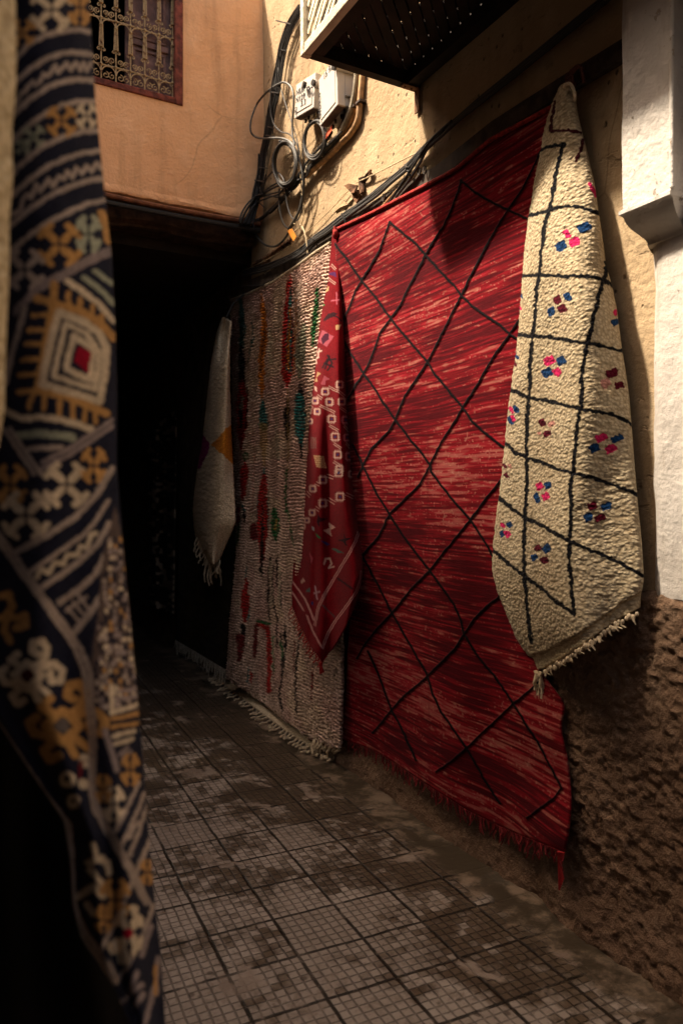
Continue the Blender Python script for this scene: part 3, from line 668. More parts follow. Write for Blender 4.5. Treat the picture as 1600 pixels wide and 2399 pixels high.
trunk = p5([(470, 30), (400, 140), (362, 240), (335, 330), (312, 480), (296, 600), (270, 720), (247, 870), (218, 1000), (200, 1130), (180, 1250), (152, 1360), (118, 1450), (80, 1540)])
tp = lambda a: p5([a])[0]
cable('cable_bundle', 'thick bundle of black cables strapped together, climbing beside the ochre corner', 'cables',
      [(jit(trunk, dx, 0, i, .8), rad, of) for i, (dx, rad, of) in enumerate([(-6, .008, .03), (-2, .009, .045), (3, .008, .03), (7, .008, .04), (-8, .006, .035), (1, .007, .06), (6, .006, .055)])]
      + [(jit(trunk[:8], 9, 2, 20, 1.5), .005, .05), (jit(trunk[8:], -9, 0, 21, 4), .006, .06), (jit(trunk[9:], 9, 6, 22, 3), .006, .06)], M['black'],
      ties=[(tp((300, 130)), tp((400, 155)), .005, .05), (tp((228, 595)), tp((318, 608)), .005, .06), (tp((245, 828)), tp((292, 838)), .004, .062), (tp((232, 884)), tp((290, 892)), .005, .06), (tp((128, 1175)), tp((226, 1190)), .006, .06),
            (tp((330, 322)), tp((368, 330)), .004, .06), (tp((190, 1095)), tp((242, 1100)), .004, .06), (tp((160, 1300)), tp((222, 1358)), .004, .06)])
b = MB(); q = smoothline(p5([(282, 860), (262, 960), (240, 1070), (222, 1180), (205, 1260)]), 30); P3 = on_wall(q[:, 0], q[:, 1], .03)
o = thing('corrugated_sleeve', 'pale corrugated sleeve running beside the black cable bundle', 'conduit', P3[0]); b.tube(P3, [.0125 + .0016 * (i % 2) for i in range(len(P3))], 8); b.build('sleeve', M['conduit'], o)
cable('cable_loop', 'single grey cable swinging out in a wide loop over the ochre corner', 'cable',
      [(p5([(318, 548), (345, 536), (375, 545), (402, 575), (414, 630), (412, 720), (405, 810), (408, 880), (420, 950)]), .0075, .06),
       (p5([(320, 545), (250, 590), (180, 668), (138, 770), (132, 850), (160, 893), (215, 905), (280, 902), (340, 905), (395, 930), (430, 985), (455, 1060), (475, 1150), (478, 1260), (462, 1350), (425, 1430), (380, 1500)]), .0075, [.06, .09, .12, .12, .1, .07, .07])], M['grey_cable'])
cable('thin_cable', 'thin slack grey wire falling from the black bundle to the coil', 'cable', [(p5([(312, 430), (320, 520), (340, 610), (372, 710), (405, 810), (440, 930), (455, 1010)]), .0042, .045)], M['grey_cable'])
def coil(name, label, cx, cy, rx, ry, turns, off, r, seed, ang=0.0, mat=None):
    rn = random.Random(seed); o = thing(name, label, 'cable coil', on_wall(cx, cy, off))
    for k in range(turns):
        a, bb = rx * rn.uniform(.82, 1.05), ry * rn.uniform(.86, 1.05); ox, oy = rn.uniform(-.08, .08) * rx, rn.uniform(-.05, .05) * ry
        t = np.linspace(0, 2 * math.pi, 40); X_ = a * np.cos(t + k); Y_ = bb * np.sin(t + k)
        qx = cx + ox + X_ * math.cos(ang) - Y_ * math.sin(ang); qy = cy + oy + X_ * math.sin(ang) + Y_ * math.cos(ang)
        b = MB(); b.tube(on_wall(qx, qy, off + .007 * k), r, 7); b.build('cable', mat or (M['black'] if k % 3 else M['grey_cable']), o)
    for w in (.9, 4.4):
        c = on_wall(cx + rx * math.cos(w), cy - ry * math.sin(w) * -1, off + .02); b = MB(); b.ball(c, .022, 8, 6, (1, .8, .5)); b.build('cable_tie', M['black_plastic'], o)
    return o
cx, cy = p5([(357, 1070)])[0]; coil('cable_coil', 'big tight coil of black cable hanging below the left meter box', cx, cy, 27, 54, 11, .045, .0068, 3, .02)
cx, cy = p5([(553, 915)])[0]; coil('cable_coil', 'smaller loose coil of cable hung right under the two meter boxes', cx, cy, 26, 45, 8, .045, .0052, 11, .12)
cable('cable_loop', 'drooping loop of black cable hanging below the big coil', 'cable',
      [(p5([(320, 1235), (318, 1320), (328, 1400), (350, 1465), (380, 1494), (410, 1470), (445, 1390), (470, 1290), (480, 1190), (475, 1120)]), .0075, .05),
       (p5([(470, 1250), (462, 1330), (440, 1410), (400, 1490), (350, 1570), (295, 1612), (240, 1608), (195, 1575), (165, 1525), (150, 1470)]), .008, .045)], M['grey_cable'])
cable('cable_tangle', 'tangle of cables crossing from the bundle foot to the coils', 'cables',
      [(p5([(60, 1480), (90, 1400), (150, 1310), (210, 1270), (270, 1235), (330, 1215), (390, 1235)]), .008, .06),
       (p5([(190, 1150), (195, 1230), (215, 1270), (280, 1285), (340, 1290), (390, 1260), (430, 1200), (450, 1130)]), .007, .055),
       (p5([(75, 1500), (120, 1390), (170, 1320), (240, 1240), (300, 1200)]), .007, .055), (p5([(40, 1560), (80, 1430), (140, 1330), (200, 1290), (290, 1262), (400, 1240), (430, 1220)]), .006, .05),
       (p5([(400, 1230), (440, 1180), (470, 1110), (520, 1040), (580, 970), (640, 905), (665, 860)]), .009, .06), (p5([(415, 1240), (455, 1190), (490, 1120), (560, 1050), (640, 985), (690, 930), (725, 850), (745, 740)]), .0065, .05),
       (p5([(430, 1225), (470, 1160), (480, 1060), (470, 960), (490, 890)]), .006, .045)], M['black'])
cable('cable_loops', 'slack black cable loops hanging between the bundle foot and the beige wall', 'cables',
      [(p5([(330, 320), (300, 420), (270, 560), (262, 700), (280, 800), (330, 860), (390, 880), (440, 960), (450, 1060)]), .005, .075), (p5([(210, 1270), (230, 1180), (290, 1120), (350, 1180), (330, 1260), (260, 1290), (170, 1330), (110, 1420), (70, 1530)]), .006, .075),
       (p5([(440, 1180), (500, 1150), (540, 1060), (600, 990), (660, 930), (730, 860)]), .006, .065), (p5([(360, 1210), (370, 1330), (400, 1420), (440, 1440), (465, 1380), (478, 1290)]), .005, .065), (p5([(90, 1500), (60, 1440), (100, 1350), (160, 1290), (215, 1270)]), .007, .08)], M['black'])
cable('service_bundle', 'dark bundle of cables and pipe running diagonally down to the passage corner', 'cables',
      [(p5([(640, 1000), (560, 1080), (480, 1150), (420, 1215), (340, 1300), (270, 1370), (200, 1432), (150, 1450)]), .014, .03), (p5([(600, 1030), (520, 1100), (450, 1180), (400, 1240), (330, 1322), (260, 1392)]), .012, .045),
       (p5([(540, 1060), (470, 1140), (410, 1210), (380, 1250)]), .016, .035), (p5([(500, 1090), (450, 1150), (395, 1220)]), .015, .05)], M['black'])
cable('cream_wire', 'thin cream wire trailing from the left meter box to the pink rug', 'cable',
      [(p5([(562, 725), (552, 775), (520, 820), (492, 880), (472, 960), (462, 1060), (462, 1180), (470, 1280)]), .004, .06),
       (p5([(472, 1285), (480, 1350), (478, 1430), (450, 1490), (405, 1518), (385, 1500), (392, 1470), (412, 1462), (430, 1475)]), .0035, .055),
       (p5([(455, 1468), (478, 1500), (495, 1560), (503, 1620), (507, 1655)]), .0045, .05), (p5([(545, 760), (500, 815), (440, 880), (400, 935), (340, 1060)]), .0022, .05)], M['cream_cable'])
# conduits to the right of the boxes
q = smoothline(p5([(828, 470), (820, 560), (808, 640), (792, 710), (760, 790), (715, 880), (650, 945), (570, 1015), (515, 1080), (500, 1130)]), 22); P3 = on_wall(q[:, 0], q[:, 1], .045)
o = thing('corrugated_conduit', 'grey corrugated conduit curving down right of the meter boxes', 'conduit', P3[0]); b = MB(); b.tube(P3, [.0155 + .0022 * (i % 2) for i in range(len(P3))], 9); b.build('conduit', M['conduit'], o)
for pts, r, lab in (([(868, 470), (855, 620), (848, 700), (835, 790), (790, 870), (720, 945), (640, 1025), (570, 1085), (500, 1150)], .019, 'thick ochre painted pipe curving down to the passage, outermost of the pair'),
                    ([(845, 470), (832, 620), (815, 720), (780, 810), (730, 890), (660, 960), (590, 1030), (520, 1100)], .012, 'slim ochre painted pipe between the corrugated conduit and thick pipe')):
    q = smoothline(p5(pts), 8); P3 = on_wall(q[:, 0], q[:, 1], .026); o = thing('painted_pipe', lab, 'pipe', P3[0]); b = MB(); b.tube(P3, r, 10); b.build('pipe', M['pipe'], o)
    b = MB(); c = on_wall(*p5([(858, 668)])[0], .026) if r > .015 else on_wall(*p5([(822, 700)])[0], .026); b.box(c, (.05, .052 if r > .015 else .036, .012)); b.build('pipe_clip', M['steel'], o, smooth=False)
# the two meter boxes
def meter_box(label, c, w, h, d, yaw, roll, texts, cap_open, capz):
    c = Vector(c); R = Matrix.Rotation(yaw, 3, 'Z') @ Matrix.Rotation(roll, 3, 'X')      # local -x is the front, +y the far end
    o = thing('meter_box', label, 'meter box', c, 'electric meter boxes on the wall'); P = lambda v: c + R @ Vector(v)
    b = MB(); b.box(P((d * .28, 0, 0)), (d * .56, w - .008, h - .008), R); b.build('housing', M['white_plastic'], o, False, .006)
    b = MB(); b.box(P((-d * .22, 0, 0)), (d * .42, w, h), R); b.box(P((-d * .44, -.0, .0)), (.006, w - .05, h - .05), R)
    b.build('cover', M['white_plastic'], o, False, .007)
    b = MB(); b.box(P((-d * .445, w * .08, -h * .5 + .028)), (.004, w * .62, .004), R); b.box(P((-d * .445, w * .39, -h * .5 + .02)), (.004, .004, .018), R)
    b.box(P((-d * .2, 0, -h * .5 - .001)), (d * .4, w * .9, .004), R); b.build('groove', simple('groove_shade', (.12, .08, .06), .8), o, False)
    for z in (h * .28, -h * .26): b = MB(); b.box(P((d * .12, -w / 2 - .004, z)), (.036, .010, .022), R); b.build('latch', M['white_plastic'], o, False, .002)
    b = MB(); y0 = -w / 2 + .012
    b.tube([P((d * .55, y0 - .02, capz)), P((-d * .30, y0 - .02, capz)), P((-d * .52, y0 - .02, capz))], [.021, .021, .023], 16); b.build('lock_barrel', M['white_plastic'], o)
    b = MB(); b.tube([P((-d * .52, y0 - .02, capz)), P((-d * .52 - .016, y0 - .02, capz))], .0255 if not cap_open else .019, 16)
    if cap_open:
        b.tube([P((-d * .60, y0 + .07, capz + .012)), P((-d * .60 - .02, y0 + .075, capz + .014))], .021, 16)
        b.tube([P((-d * .58, y0 - .01, capz - .02)), P((-d * .62, y0 + .025, capz - .028)), P((-d * .6, y0 + .055, capz - .005))], .004, 6)
    b.build('lock_cap', M['black_plastic'], o)
    for i in range(4): b = MB(); b.tube([P((.01 + .012 * (i % 2), -w * .36 + i * w * .24, -h / 2 - .018)), P((.01 + .012 * (i % 2), -w * .36 + i * w * .24, -h / 2 + .004))], .009, 8); b.build('cable_gland', M['black_plastic'], o)
    dg = bpy.context.evaluated_depsgraph_get()
    for (txt, y, z, size, rot, sx) in texts:
        cu = bpy.data.curves.new('lettering', 'FONT'); cu.body = txt; cu.size = size; cu.align_x = 'CENTER'; cu.align_y = 'CENTER'; cu.extrude = .0006; cu.offset = .0012; cu.space_character = 1.15
        tmp = bpy.data.objects.new('tmp', cu); me = bpy.data.meshes.new_from_object(tmp); bpy.data.objects.remove(tmp)
        # text plane: x -> along -y (read from the alley), y -> z
        Tm = Matrix(((0, 0, -1), (-1, 0, 0), (0, 1, 0))); RR = Matrix.Rotation(rot, 3, 'Z')
        for v in me.vertices: v.co = R @ (Tm @ (RR @ Vector((v.co.x * sx, v.co.y, v.co.z))) + Vector((-d * .44 - .0045, y, z)))
        ob = bpy.data.objects.new('lettering', me); COL.objects.link(ob); me.materials.append(M['ink']); ob.parent = o
    return o
MBX = on_wall(*p5([(527, 640)])[0], .07); MBY = on_wall(*p5([(690, 610)])[0], .07)
meter_box('white meter box with open lock cap and stencilled letters, the far one', MBX, .235, .215, .11, math.radians(7), math.radians(6),
          [('NUR', .05, .045, .05, 0, .9), ('N129', .045, -.003, .05, 0, .9), ('3.3', .005, -.045, .05, 0, .9), ('KI', .095, -.06, .04, math.pi / 2, .9)], True, .035)
meter_box('white meter box with closed lock cap reading 15 9, the near one', MBY, .26, .30, .12, math.radians(-3), math.radians(-3),
          [('15 92', -.015, .115, .055, 0, .9), ('MDK F', .112, -.02, .045, math.pi / 2, 1.1)], False, .075)
for nm, pts, mt, lab in (('tag', p5([(662, 816), (664, 850), (618, 918), (606, 900)]), 'tag_red', 'orange red plastic tag tied to the coil below the meter boxes'),
                         ('tag', e2([(745, 615), (800, 585), (862, 690), (825, 750)]), 'tag_ochre', 'ochre plastic tag tied to the lowest drooping cable loop')):
    A = [on_wall(x, y, .085) for x, y in pts]; o = thing('plastic_tag', lab, 'tag', A[0]); b = MB()
    b.add(A + [a + np.array([.004, 0, 0]) for a in A], [(0, 1, 2, 3), (7, 6, 5, 4), (0, 4, 5, 1), (1, 5, 6, 2), (2, 6, 7, 3), (3, 7, 4, 0)]); b.build('plate', M[mt], o, False)
# cables running along the top of the rugs
run = p5([(90, 1790), (250, 1750), (380, 1690), (470, 1640), (545, 1568), (640, 1500), (745, 1418), (860, 1340), (960, 1260), (1060, 1180), (1160, 1092), (1250, 992), (1370, 885), (1500, 772), (1640, 655), (1900, 450), (2300, 120), (2620, -140)])
cable('wall_cables', 'black cables clipped to the wall above the hanging rail', 'cables',
      [(jit(run, 0, i * 4 - 6, 40 + i, 1.6), r, .03 + .008 * i) for i, r in enumerate((.009, .008, .006, .008))] + [(p5([(1040, 1330), (1090, 1250), (1150, 1160), (1200, 1085), (1255, 1000), (1330, 900), (1450, 790)]), .007, .06), (p5([(960, 1390), (1050, 1290), (1130, 1200), (1190, 1140), (1260, 1020)]), .006, .05, M['pipe']), (p5([(1085, 1290), (1170, 1180), (1245, 1060), (1300, 960), (1400, 850)]), .007, .055)], M['black'],
      ties=[(tp((730, 1400)), tp((760, 1465)), .007, .05), (tp((1145, 1080)), tp((1165, 1120)), .007, .06), (tp((535, 1560)), tp((556, 1580)), .006, .05), (tp((1180, 1150)), tp((1150, 1100)), .006, .06)])
cable('thin_wire', 'single thin brown wire stretched slantwise across the beige wall', 'wire', [(p5([(80, 1775), (200, 1720), (330, 1650), (480, 1540), (640, 1390), (772, 1250)]), .0028, .02), (p5([(820, 1197), (900, 1160), (1000, 1112), (1140, 1040), (1250, 985), (1330, 930)]), .0035, .03)], M['cream_cable'])
cable('short_rod', 'short grey rod tucked behind the pink rug at passage corner', 'rod', [(e2([(100, 1358), (250, 1340), (440, 1330)]), .006, .05)], M['grey_cable'])

# ------------------------------------------------------------------ rugs
MAT_RED = rugmat('red_kilim_wool', 90, .004, .6, 'weave', (1, .12, 1.6))
MAT_PINK = rugmat('pink_pile_wool', 60, .012, .8, 'tuft', (1, .75, 1.0))
MAT_CREAM = rugmat('cream_pile_wool', 78, .008, .6, 'tuft', (1, .8, 1.15))
MAT_KILIM = rugmat('fine_red_weave', 260, .003, .6, 'weave')
MAT_NAVY = rugmat('navy_kilim_wool', 300, .003, .6, 'weave')
def offpos(rg, off): return on_wall(rg.px, rg.py, off)

# red rug with black lozenges
red = thing('lozenge_rug', 'large red streaked flatweave rug with black lozenge lines on the wall', 'rug', on_wall(1050, 1200, .03))
R = Rug([(784, 541), (863, 505), (932, 470), (1018, 426), (1070, 398), (1150, 330), (1293, 254), (1330, 232)],
        [(1330, 232), (1318, 800), (1270, 1300), (1255, 1560), (1290, 1610), (1321, 1649), (1310, 1708), (1328, 1789), (1336, 1878), (1329, 1951), (1321, 1997)],
        [(800, 1732), (875, 1757), (935, 1795), (998, 1838), (1100, 1902), (1206, 1953), (1321, 1997)],
        [(784, 541), (790, 700), (800, 950), (812, 1200), (822, 1400), (812, 1560), (800, 1732)], 280, 1050)
o0 = .048 + .012 * np.sin(R.u * 9 + R.v * 3) * sstep(.05, .4, R.v) + .03 * sstep(.45, 1, R.v) * (np.sin(R.u * 11 + 1.1 + 2.5 * R.v) * .5 + .5) + .05 * sstep(.75, 1, R.v) * sstep(.6, 1, R.u) * (np.sin(R.v * 40) * .4 + .7) + .012 * (fbm(R.u * 5, R.v * 7, 80, 3) - .5)
o0 += .02 * sstep(.0, .04, R.v) * sstep(.14, .04, R.v)
P = offpos(R, o0); wy, wz = P[:, 1], P[:, 2]
wz2 = wz + .03 * (fbm(wy * 1.3, wz * 1.3, 5, 3) - .5)
st = .26 * vn(wy * 3.0, wz2 * 80, 1) + .40 * vn(wy * 4.6, wz2 * 125, 2) + .34 * vn(wy * 7.5, wz2 * 165, 3)
patch = fbm(wy * 1.5, wz2 * 4.6, 33, 4); fine = vn(wy * 16, wz2 * 125, 4); band = vn(wy * .6, wz2 * 9, 35)
st = .5 + (st - .5) * 1.05; tone = st + (patch - .5) * .75 + (band - .5) * .18
R.fill((.170, .0045, .009))
R.paint(sstep(.54, .26, tone) * .85, (.050, .002, .005))
R.paint(sstep(.54, .68, tone) * .7, (.29, .012, .020))
R.paint(sstep(.62, .84, tone + (fine - .5) * .34) * .62, (.37, .115, .095))
R.paint(sstep(.74, .86, fine) * sstep(.36, .6, tone) * .5, (.33, .12, .085))
R.paint(sstep(.80, .9, vn(wy * 120, wz2 * 120, 6)) * sstep(.4, .6, tone) * .4, (.5, .27, .2))
R.paint(sstep(4, 1, np.abs(R.px - (998 + 8 * R.v))) * .25, (.09, .006, .008))
R.jitter(1.6, 14, 90)
for ln in (c3([(75, 640), (160, 750), (258, 890), (355, 1010), (455, 1150), (540, 1255), (620, 1345), (705, 1445), (760, 1535), (850, 1640), (945, 1755), (1010, 1850), (1100, 1930), (1290, 2080)]),
           c3([(448, 492), (530, 560), (615, 630), (692, 715), (790, 825), (890, 930), (935, 990), (1010, 1065), (1110, 1135), (1195, 1190), (1265, 1255), (1400, 1330)]),
           c3([(935, 210), (1030, 290), (1130, 350), (1240, 405), (1340, 450), (1480, 510)]),
           c3([(130, 1290), (190, 1400), (270, 1520), (345, 1630), (420, 1745), (485, 1840), (570, 1950), (660, 2060), (725, 2150)]) + c4([(590, 10), (650, 90), (730, 190), (808, 275), (850, 340), (900, 420), (960, 540)]),
           c3([(195, 2010), (240, 2090), (268, 2155)]) + c4([(290, 130), (360, 245), (440, 370), (510, 465), (580, 550), (650, 650), (720, 750), (755, 830), (770, 905), (850, 1030), (950, 1150), (1045, 1290), (1110, 1400), (1190, 1520), (1250, 1640), (1310, 1755), (1270, 1810), (1200, 1860), (1120, 1920)]),
           c4([(220, 490), (290, 620), (375, 790), (430, 890), (500, 1010), (570, 1130), (600, 1240), (650, 1340), (720, 1440), (785, 1535), (830, 1610), (880, 1700), (930, 1780), (970, 1840)]),
           c4([(240, 1000), (290, 1100), (330, 1210), (375, 1330), (430, 1430), (475, 1530), (510, 1605)]),
           c3([(448, 492), (420, 570), (380, 680), (310, 800), (258, 890), (215, 960), (180, 1060), (110, 1190)]),
           c3([(935, 210), (910, 290), (870, 400), (815, 520), (740, 630), (692, 715), (640, 820), (570, 950), (520, 1060), (455, 1150), (375, 1260), (340, 1370), (310, 1450), (270, 1525), (210, 1610), (165, 1700)]),
           c3([(1475, 10), (1420, 130), (1350, 270), (1240, 430), (1130, 610), (1040, 780), (935, 990), (850, 1160), (790, 1280), (705, 1445), (630, 1560), (550, 1680), (485, 1840), (440, 1920), (330, 2030), (280, 2120), (230, 2230)]),
           c3([(1400, 1050), (1335, 1150), (1260, 1260), (1160, 1400), (1050, 1590), (945, 1755), (880, 1870), (800, 1990), (720, 2150)]) + c4([(530, 80), (440, 170), (365, 240), (300, 370), (215, 470)]),
           c4([(985, 45), (900, 150), (808, 275), (700, 410), (640, 480), (580, 560), (480, 660), (375, 790), (290, 880), (230, 960), (180, 1040)]),
           c4([(1000, 670), (890, 760), (830, 820), (770, 910), (720, 990), (650, 1060), (570, 1140), (500, 1200), (440, 1250), (375, 1325), (320, 1390), (270, 1450)]),
           c4([(1200, 1150), (1150, 1205), (1045, 1290), (930, 1400), (785, 1535), (700, 1610), (620, 1665)])):
    R.line(ln, 3.0, (.004, .003, .004), 1.2, 1.0, 1.0)
R.build('weave', MAT_RED, P - np.array([1, 0, 0]) * (R.pile * .006)[:, None], red, .010)
g = P.reshape(R.nv, R.nu, 3)[-1]; pts = [g[i] for i in range(8, R.nu - 2, 2)]
strands(pts, [(random.uniform(-.02, .01), random.uniform(-.03, .025), -random.uniform(.025, .075)) for _ in pts], .0036, simple('red_fringe', (.15, .008, .010), .9, .4, 40), 'fringe', red)
b = MB(); b.tube([p + np.array([-.006, 0, .004]) for p in P.reshape(R.nv, R.nu, 3)[0][::6]], .010, 8); b.build('hem', simple('red_hem', (.30, .02, .016), .9, .5, 60), red)
b = MB(); c0 = g[-3]
for i in range(5): b.tube([c0 + np.array([-.004 * i, .004 * i - .01, 0]), c0 + np.array([-.006, .003 * i, -.05]), c0 + np.array([-.004, .005 * i - .01, -.10 - .012 * i])], .004, 5)
b.build('tassel', simple('red_tassel', (.32, .015, .015), .9, .3, 40), red)

# pink pile rug with coloured spindles
pink = thing('spindle_rug', 'pinkish beige pile rug with coloured spindle shapes, next to red rug', 'rug', on_wall(660, 1200, .05))
R = Rug([(540, 704), (580, 690), (640, 662), (700, 622), (740, 592), (782, 566)], [(782, 566), (790, 900), (800, 1300), (800, 1600), (796, 1756)],
        [(530, 1588), (600, 1636), (680, 1698), (740, 1740), (796, 1756)], [(540, 704), (545, 1000), (552, 1230), (552, 1300), (536, 1480), (530, 1588)], 150, 620)
o0 = .05 + .02 * np.sin(R.u * 12 + 1) * sstep(.1, .6, R.v) + .014 * (fbm(R.u * 6, R.v * 9, 88, 3) - .5) + .05 * sstep(.55, 1, R.v) * (.5 + .5 * np.sin(R.u * 7 + 2))
o0 = o0 * sstep(-.05, .08, R.v) + .015
P = offpos(R, o0); wy, wz = P[:, 1], P[:, 2]
rib = np.abs((wz * 46 + 2.6 * (fbm(wy * 7, wz * 4, 14, 3) - .5)) % 1 - .5) * 2
R.fill((.73, .535, .435)); R.paint(sstep(.4, .7, fbm(wy * 3, wz * 3, 15, 4)) * .6, (.62, .36, .32)); R.paint(sstep(.55, .7, fbm(wy * 2, wz * 5, 16, 4)) * .6, (.72, .57, .40))
R.paint(sstep(.62, .8, vn(wy * 60, wz * 60, 6)) * .35, (.26, .15, .12))
R.jitter(4.5, 7, 55)
T_, B_, RD, OR, GR, SG, MU, DR, CRM = (.025, .17, .17), (.006, .008, .010), (.45, .016, .016), (.68, .22, .02), (.018, .16, .05), (.40, .40, .29), (.52, .32, .08), (.18, .010, .015), (.64, .55, .40)
def SP(w, pts, c, a=1.0): R.line(w([p if len(p) > 2 else p for p in pts]), 4, c, 1.4, a)
SP(r7, [(495, 500, 20), (500, 620, 20), (495, 800, 15), (490, 900, 10)], T_); SP(r7, [(497, 860, 15), (500, 1000, 26), (500, 1150, 30)], B_)
SP(r7, [(515, 600, 6), (525, 700, 8), (515, 860, 6)], T_); SP(r7, [(590, 650, 4), (590, 780, 5), (570, 880, 5), (555, 980, 4)], T_)
SP(r7, [(660, 430, 4), (670, 550, 18), (680, 680, 22), (675, 800, 25), (660, 950, 25), (655, 1080, 25), (660, 1200, 18), (660, 1270, 8)], OR); SP(r7, [(685, 730, 4), (660, 930, 4), (645, 1060, 4)], B_)
SP(r7, [(725, 720, 10), (730, 850, 20), (728, 990, 12)], CRM, .8)
SP(r7, [(885, 280, 5), (880, 400, 25), (870, 600, 36), (870, 800, 46), (865, 950, 48), (860, 1060, 45), (865, 1180, 10)], RD); SP(r7, [(893, 390, 6), (885, 600, 17), (880, 800, 22), (875, 1050, 18)], T_); SP(r7, [(893, 550, 5), (880, 750, 10), (870, 950, 10), (873, 1050, 5)], OR)
SP(r7, [(940, 480, 4), (930, 700, 5), (920, 900, 6), (915, 1080, 4)], OR, .8)
SP(r7, [(1000, 690, 15), (985, 800, 35), (965, 950, 40), (965, 1100, 10)], SG); SP(r7, [(1105, 400, 8), (1095, 520, 22), (1080, 700, 20), (1070, 850, 10)], GR)
SP(r7, [(965, 1140, 5), (975, 1270, 28)], B_); SP(r7, [(965, 1265, 35), (965, 1400, 48), (968, 1550, 40), (978, 1660, 10)], T_); SP(r7, [(968, 1650, 12), (978, 1750, 10)], B_)
SP(r7, [(665, 1280, 5), (670, 1400, 32), (672, 1490, 38)], T_); SP(r7, [(672, 1500, 35), (675, 1600, 30), (680, 1800, 10)], MU, .6)
SP(r7, [(867, 1280, 5), (860, 1400, 26), (860, 1500, 22), (860, 1600, 5)], B_); SP(r7, [(868, 1200, 4), (868, 1850, 4)], MU, .6); SP(r7, [(770, 1270, 8), (775, 1500, 10), (790, 1750, 12)], SG, .5)
SP(r7, [(505, 1150, 20), (500, 1250, 36), (505, 1330, 46), (500, 1500, 40), (495, 1680, 8)], RD); SP(r7, [(500, 1250, 10), (490, 1350, 17), (492, 1500, 12)], B_); SP(r7, [(500, 1260, 14), (500, 1350, 16)], SG); SP(r7, [(540, 1180, 5), (548, 1330, 6), (530, 1500, 5)], B_)
SP(r7, [(525, 1770, 5), (520, 1900, 28), (515, 2050, 14)], RD); SP(r7, [(530, 1715, 18), (530, 1750, 18)], GR); SP(r7, [(530, 1728, 9), (530, 1740, 9)], CRM)
SP(r7, [(680, 1830, 5), (679, 1930, 14)], T_); SP(r7, [(678, 1910, 20), (672, 2050, 32), (670, 2182, 32)], RD); SP(r7, [(855, 1850, 5), (853, 2182, 7)], GR); SP(r7, [(590, 1500, 3), (600, 1800, 3), (580, 2180, 3)], RD, .6)
SP(r8, [(515, 0, 30), (505, 130, 22), (495, 240, 8)], RD); SP(r8, [(505, 290, 12), (512, 330, 12)], T_); SP(r8, [(512, 340, 12), (510, 420, 8)], B_)
SP(r8, [(665, 40, 9), (660, 180, 34), (655, 350, 42), (655, 520, 40), (655, 640, 25), (648, 740, 14)], RD); SP(r8, [(655, 280, 5), (655, 450, 11), (650, 640, 13), (648, 830, 9)], B_); SP(r8, [(585, 450, 26), (590, 530, 28)], DR); SP(r8, [(620, 200, 4), (612, 420, 4)], T_, .8); SP(r8, [(698, 200, 4), (700, 460, 4)], T_, .8)
SP(r8, [(750, 330, 24), (755, 420, 36), (758, 520, 22), (760, 560, 6)], GR); SP(r8, [(760, 400, 8), (762, 480, 8)], MU); SP(r8, [(845, 0, 5), (835, 150, 7), (845, 280, 6), (870, 420, 6), (900, 600, 6)], GR, .9)
for q in ([(715, 690), (700, 850), (700, 1000), (712, 1180)], [(775, 690), (765, 800), (770, 920)], [(800, 820), (800, 960), (805, 1080)], [(745, 760), (735, 900), (735, 1010), (770, 1160), (770, 1350)]): R.line(r8(q), 1.8, B_, 1.2)
SP(r8, [(720, 720, 10), (720, 1060, 12)], CRM, .7); SP(r8, [(790, 760, 10), (785, 1060, 12)], CRM, .7)
SP(r8, [(528, 750, 4), (526, 870, 7)], T_); SP(r8, [(530, 860, 7), (520, 980, 30), (520, 1080, 36), (515, 1190, 12)], RD); SP(r8, [(500, 1230, 20), (510, 1330, 10)], B_); SP(r8, [(485, 1330, 38), (475, 1500, 15)], DR); SP(r8, [(555, 1090, 5), (540, 1180, 8)], T_)
SP(r8, [(615, 1195, 11), (710, 1215, 11)], GR); SP(r8, [(610, 1225, 13), (690, 1245, 17), (705, 1300, 18), (710, 1600, 18), (705, 1750, 16)], RD); SP(r8, [(608, 1230, 15), (600, 1340, 16), (592, 1470, 15)], DR); SP(r8, [(740, 1320, 4), (742, 1600, 4)], GR)
for q in ([(975, 1220), (940, 1350), (920, 1550), (915, 1750), (930, 1950)], [(800, 1300), (815, 1500), (800, 1700), (790, 1780), (810, 1900)], [(830, 1220), (835, 1420), (825, 1560)], [(770, 1350), (765, 1400)]): R.line(r8(q), 2.2, B_, 1.3)
SP(r8, [(545, 1550, 4), (540, 1680, 8)], T_); SP(r8, [(565, 1600, 8), (570, 1680, 8)], RD); SP(r8, [(800, 1350, 10), (810, 1480, 12)], GR, .8); SP(r8, [(905, 1350, 5), (900, 1600, 5)], DR); SP(r8, [(1050, 1600, 8), (1040, 1800, 8)], DR); SP(r8, [(470, 400, 16), (450, 600, 14)], GR, .8); SP(r8, [(470, 300, 10), (460, 420, 10)], RD)
R.paint(sstep(.36, .06, rib) * .85, (.12, .066, .05)); R.paint(sstep(.60, .8, vn(wy * 85, wz * 110, 18)) * .45, (.20, .12, .09))
dsp = (rib - .5) * .016 + (fbm(wy * 75, wz * 70, 19, 2) - .5) * .022
R.build('pile', MAT_PINK, P - np.array([1, .3, 0]) * dsp[:, None], pink, .016)
g = P.reshape(R.nv, R.nu, 3)
b = MB(); b.tube([p + np.array([-.004, 0, .006]) for p in g[0][::5]], .009, 8); b.build('selvedge', simple('cream_selvedge', (.46, .38, .27), .9, .2, 60), pink)
fc = simple('undyed_fringe', (.50, .40, .27), .95, .25, 60, .1)
b = MB(); edge = [(512, 1583), (560, 1618), (620, 1664), (680, 1708), (740, 1746), (800, 1768)]; E = smoothline(edge, 10)
ins = np.array([on_z(x + 8, y - 9, .035) for x, y in E]); out = np.array([on_z(x - 10, y + 6, .012) for x, y in E])
for i in range(len(E)): b.v += [tuple(ins[i]), tuple(out[i])]
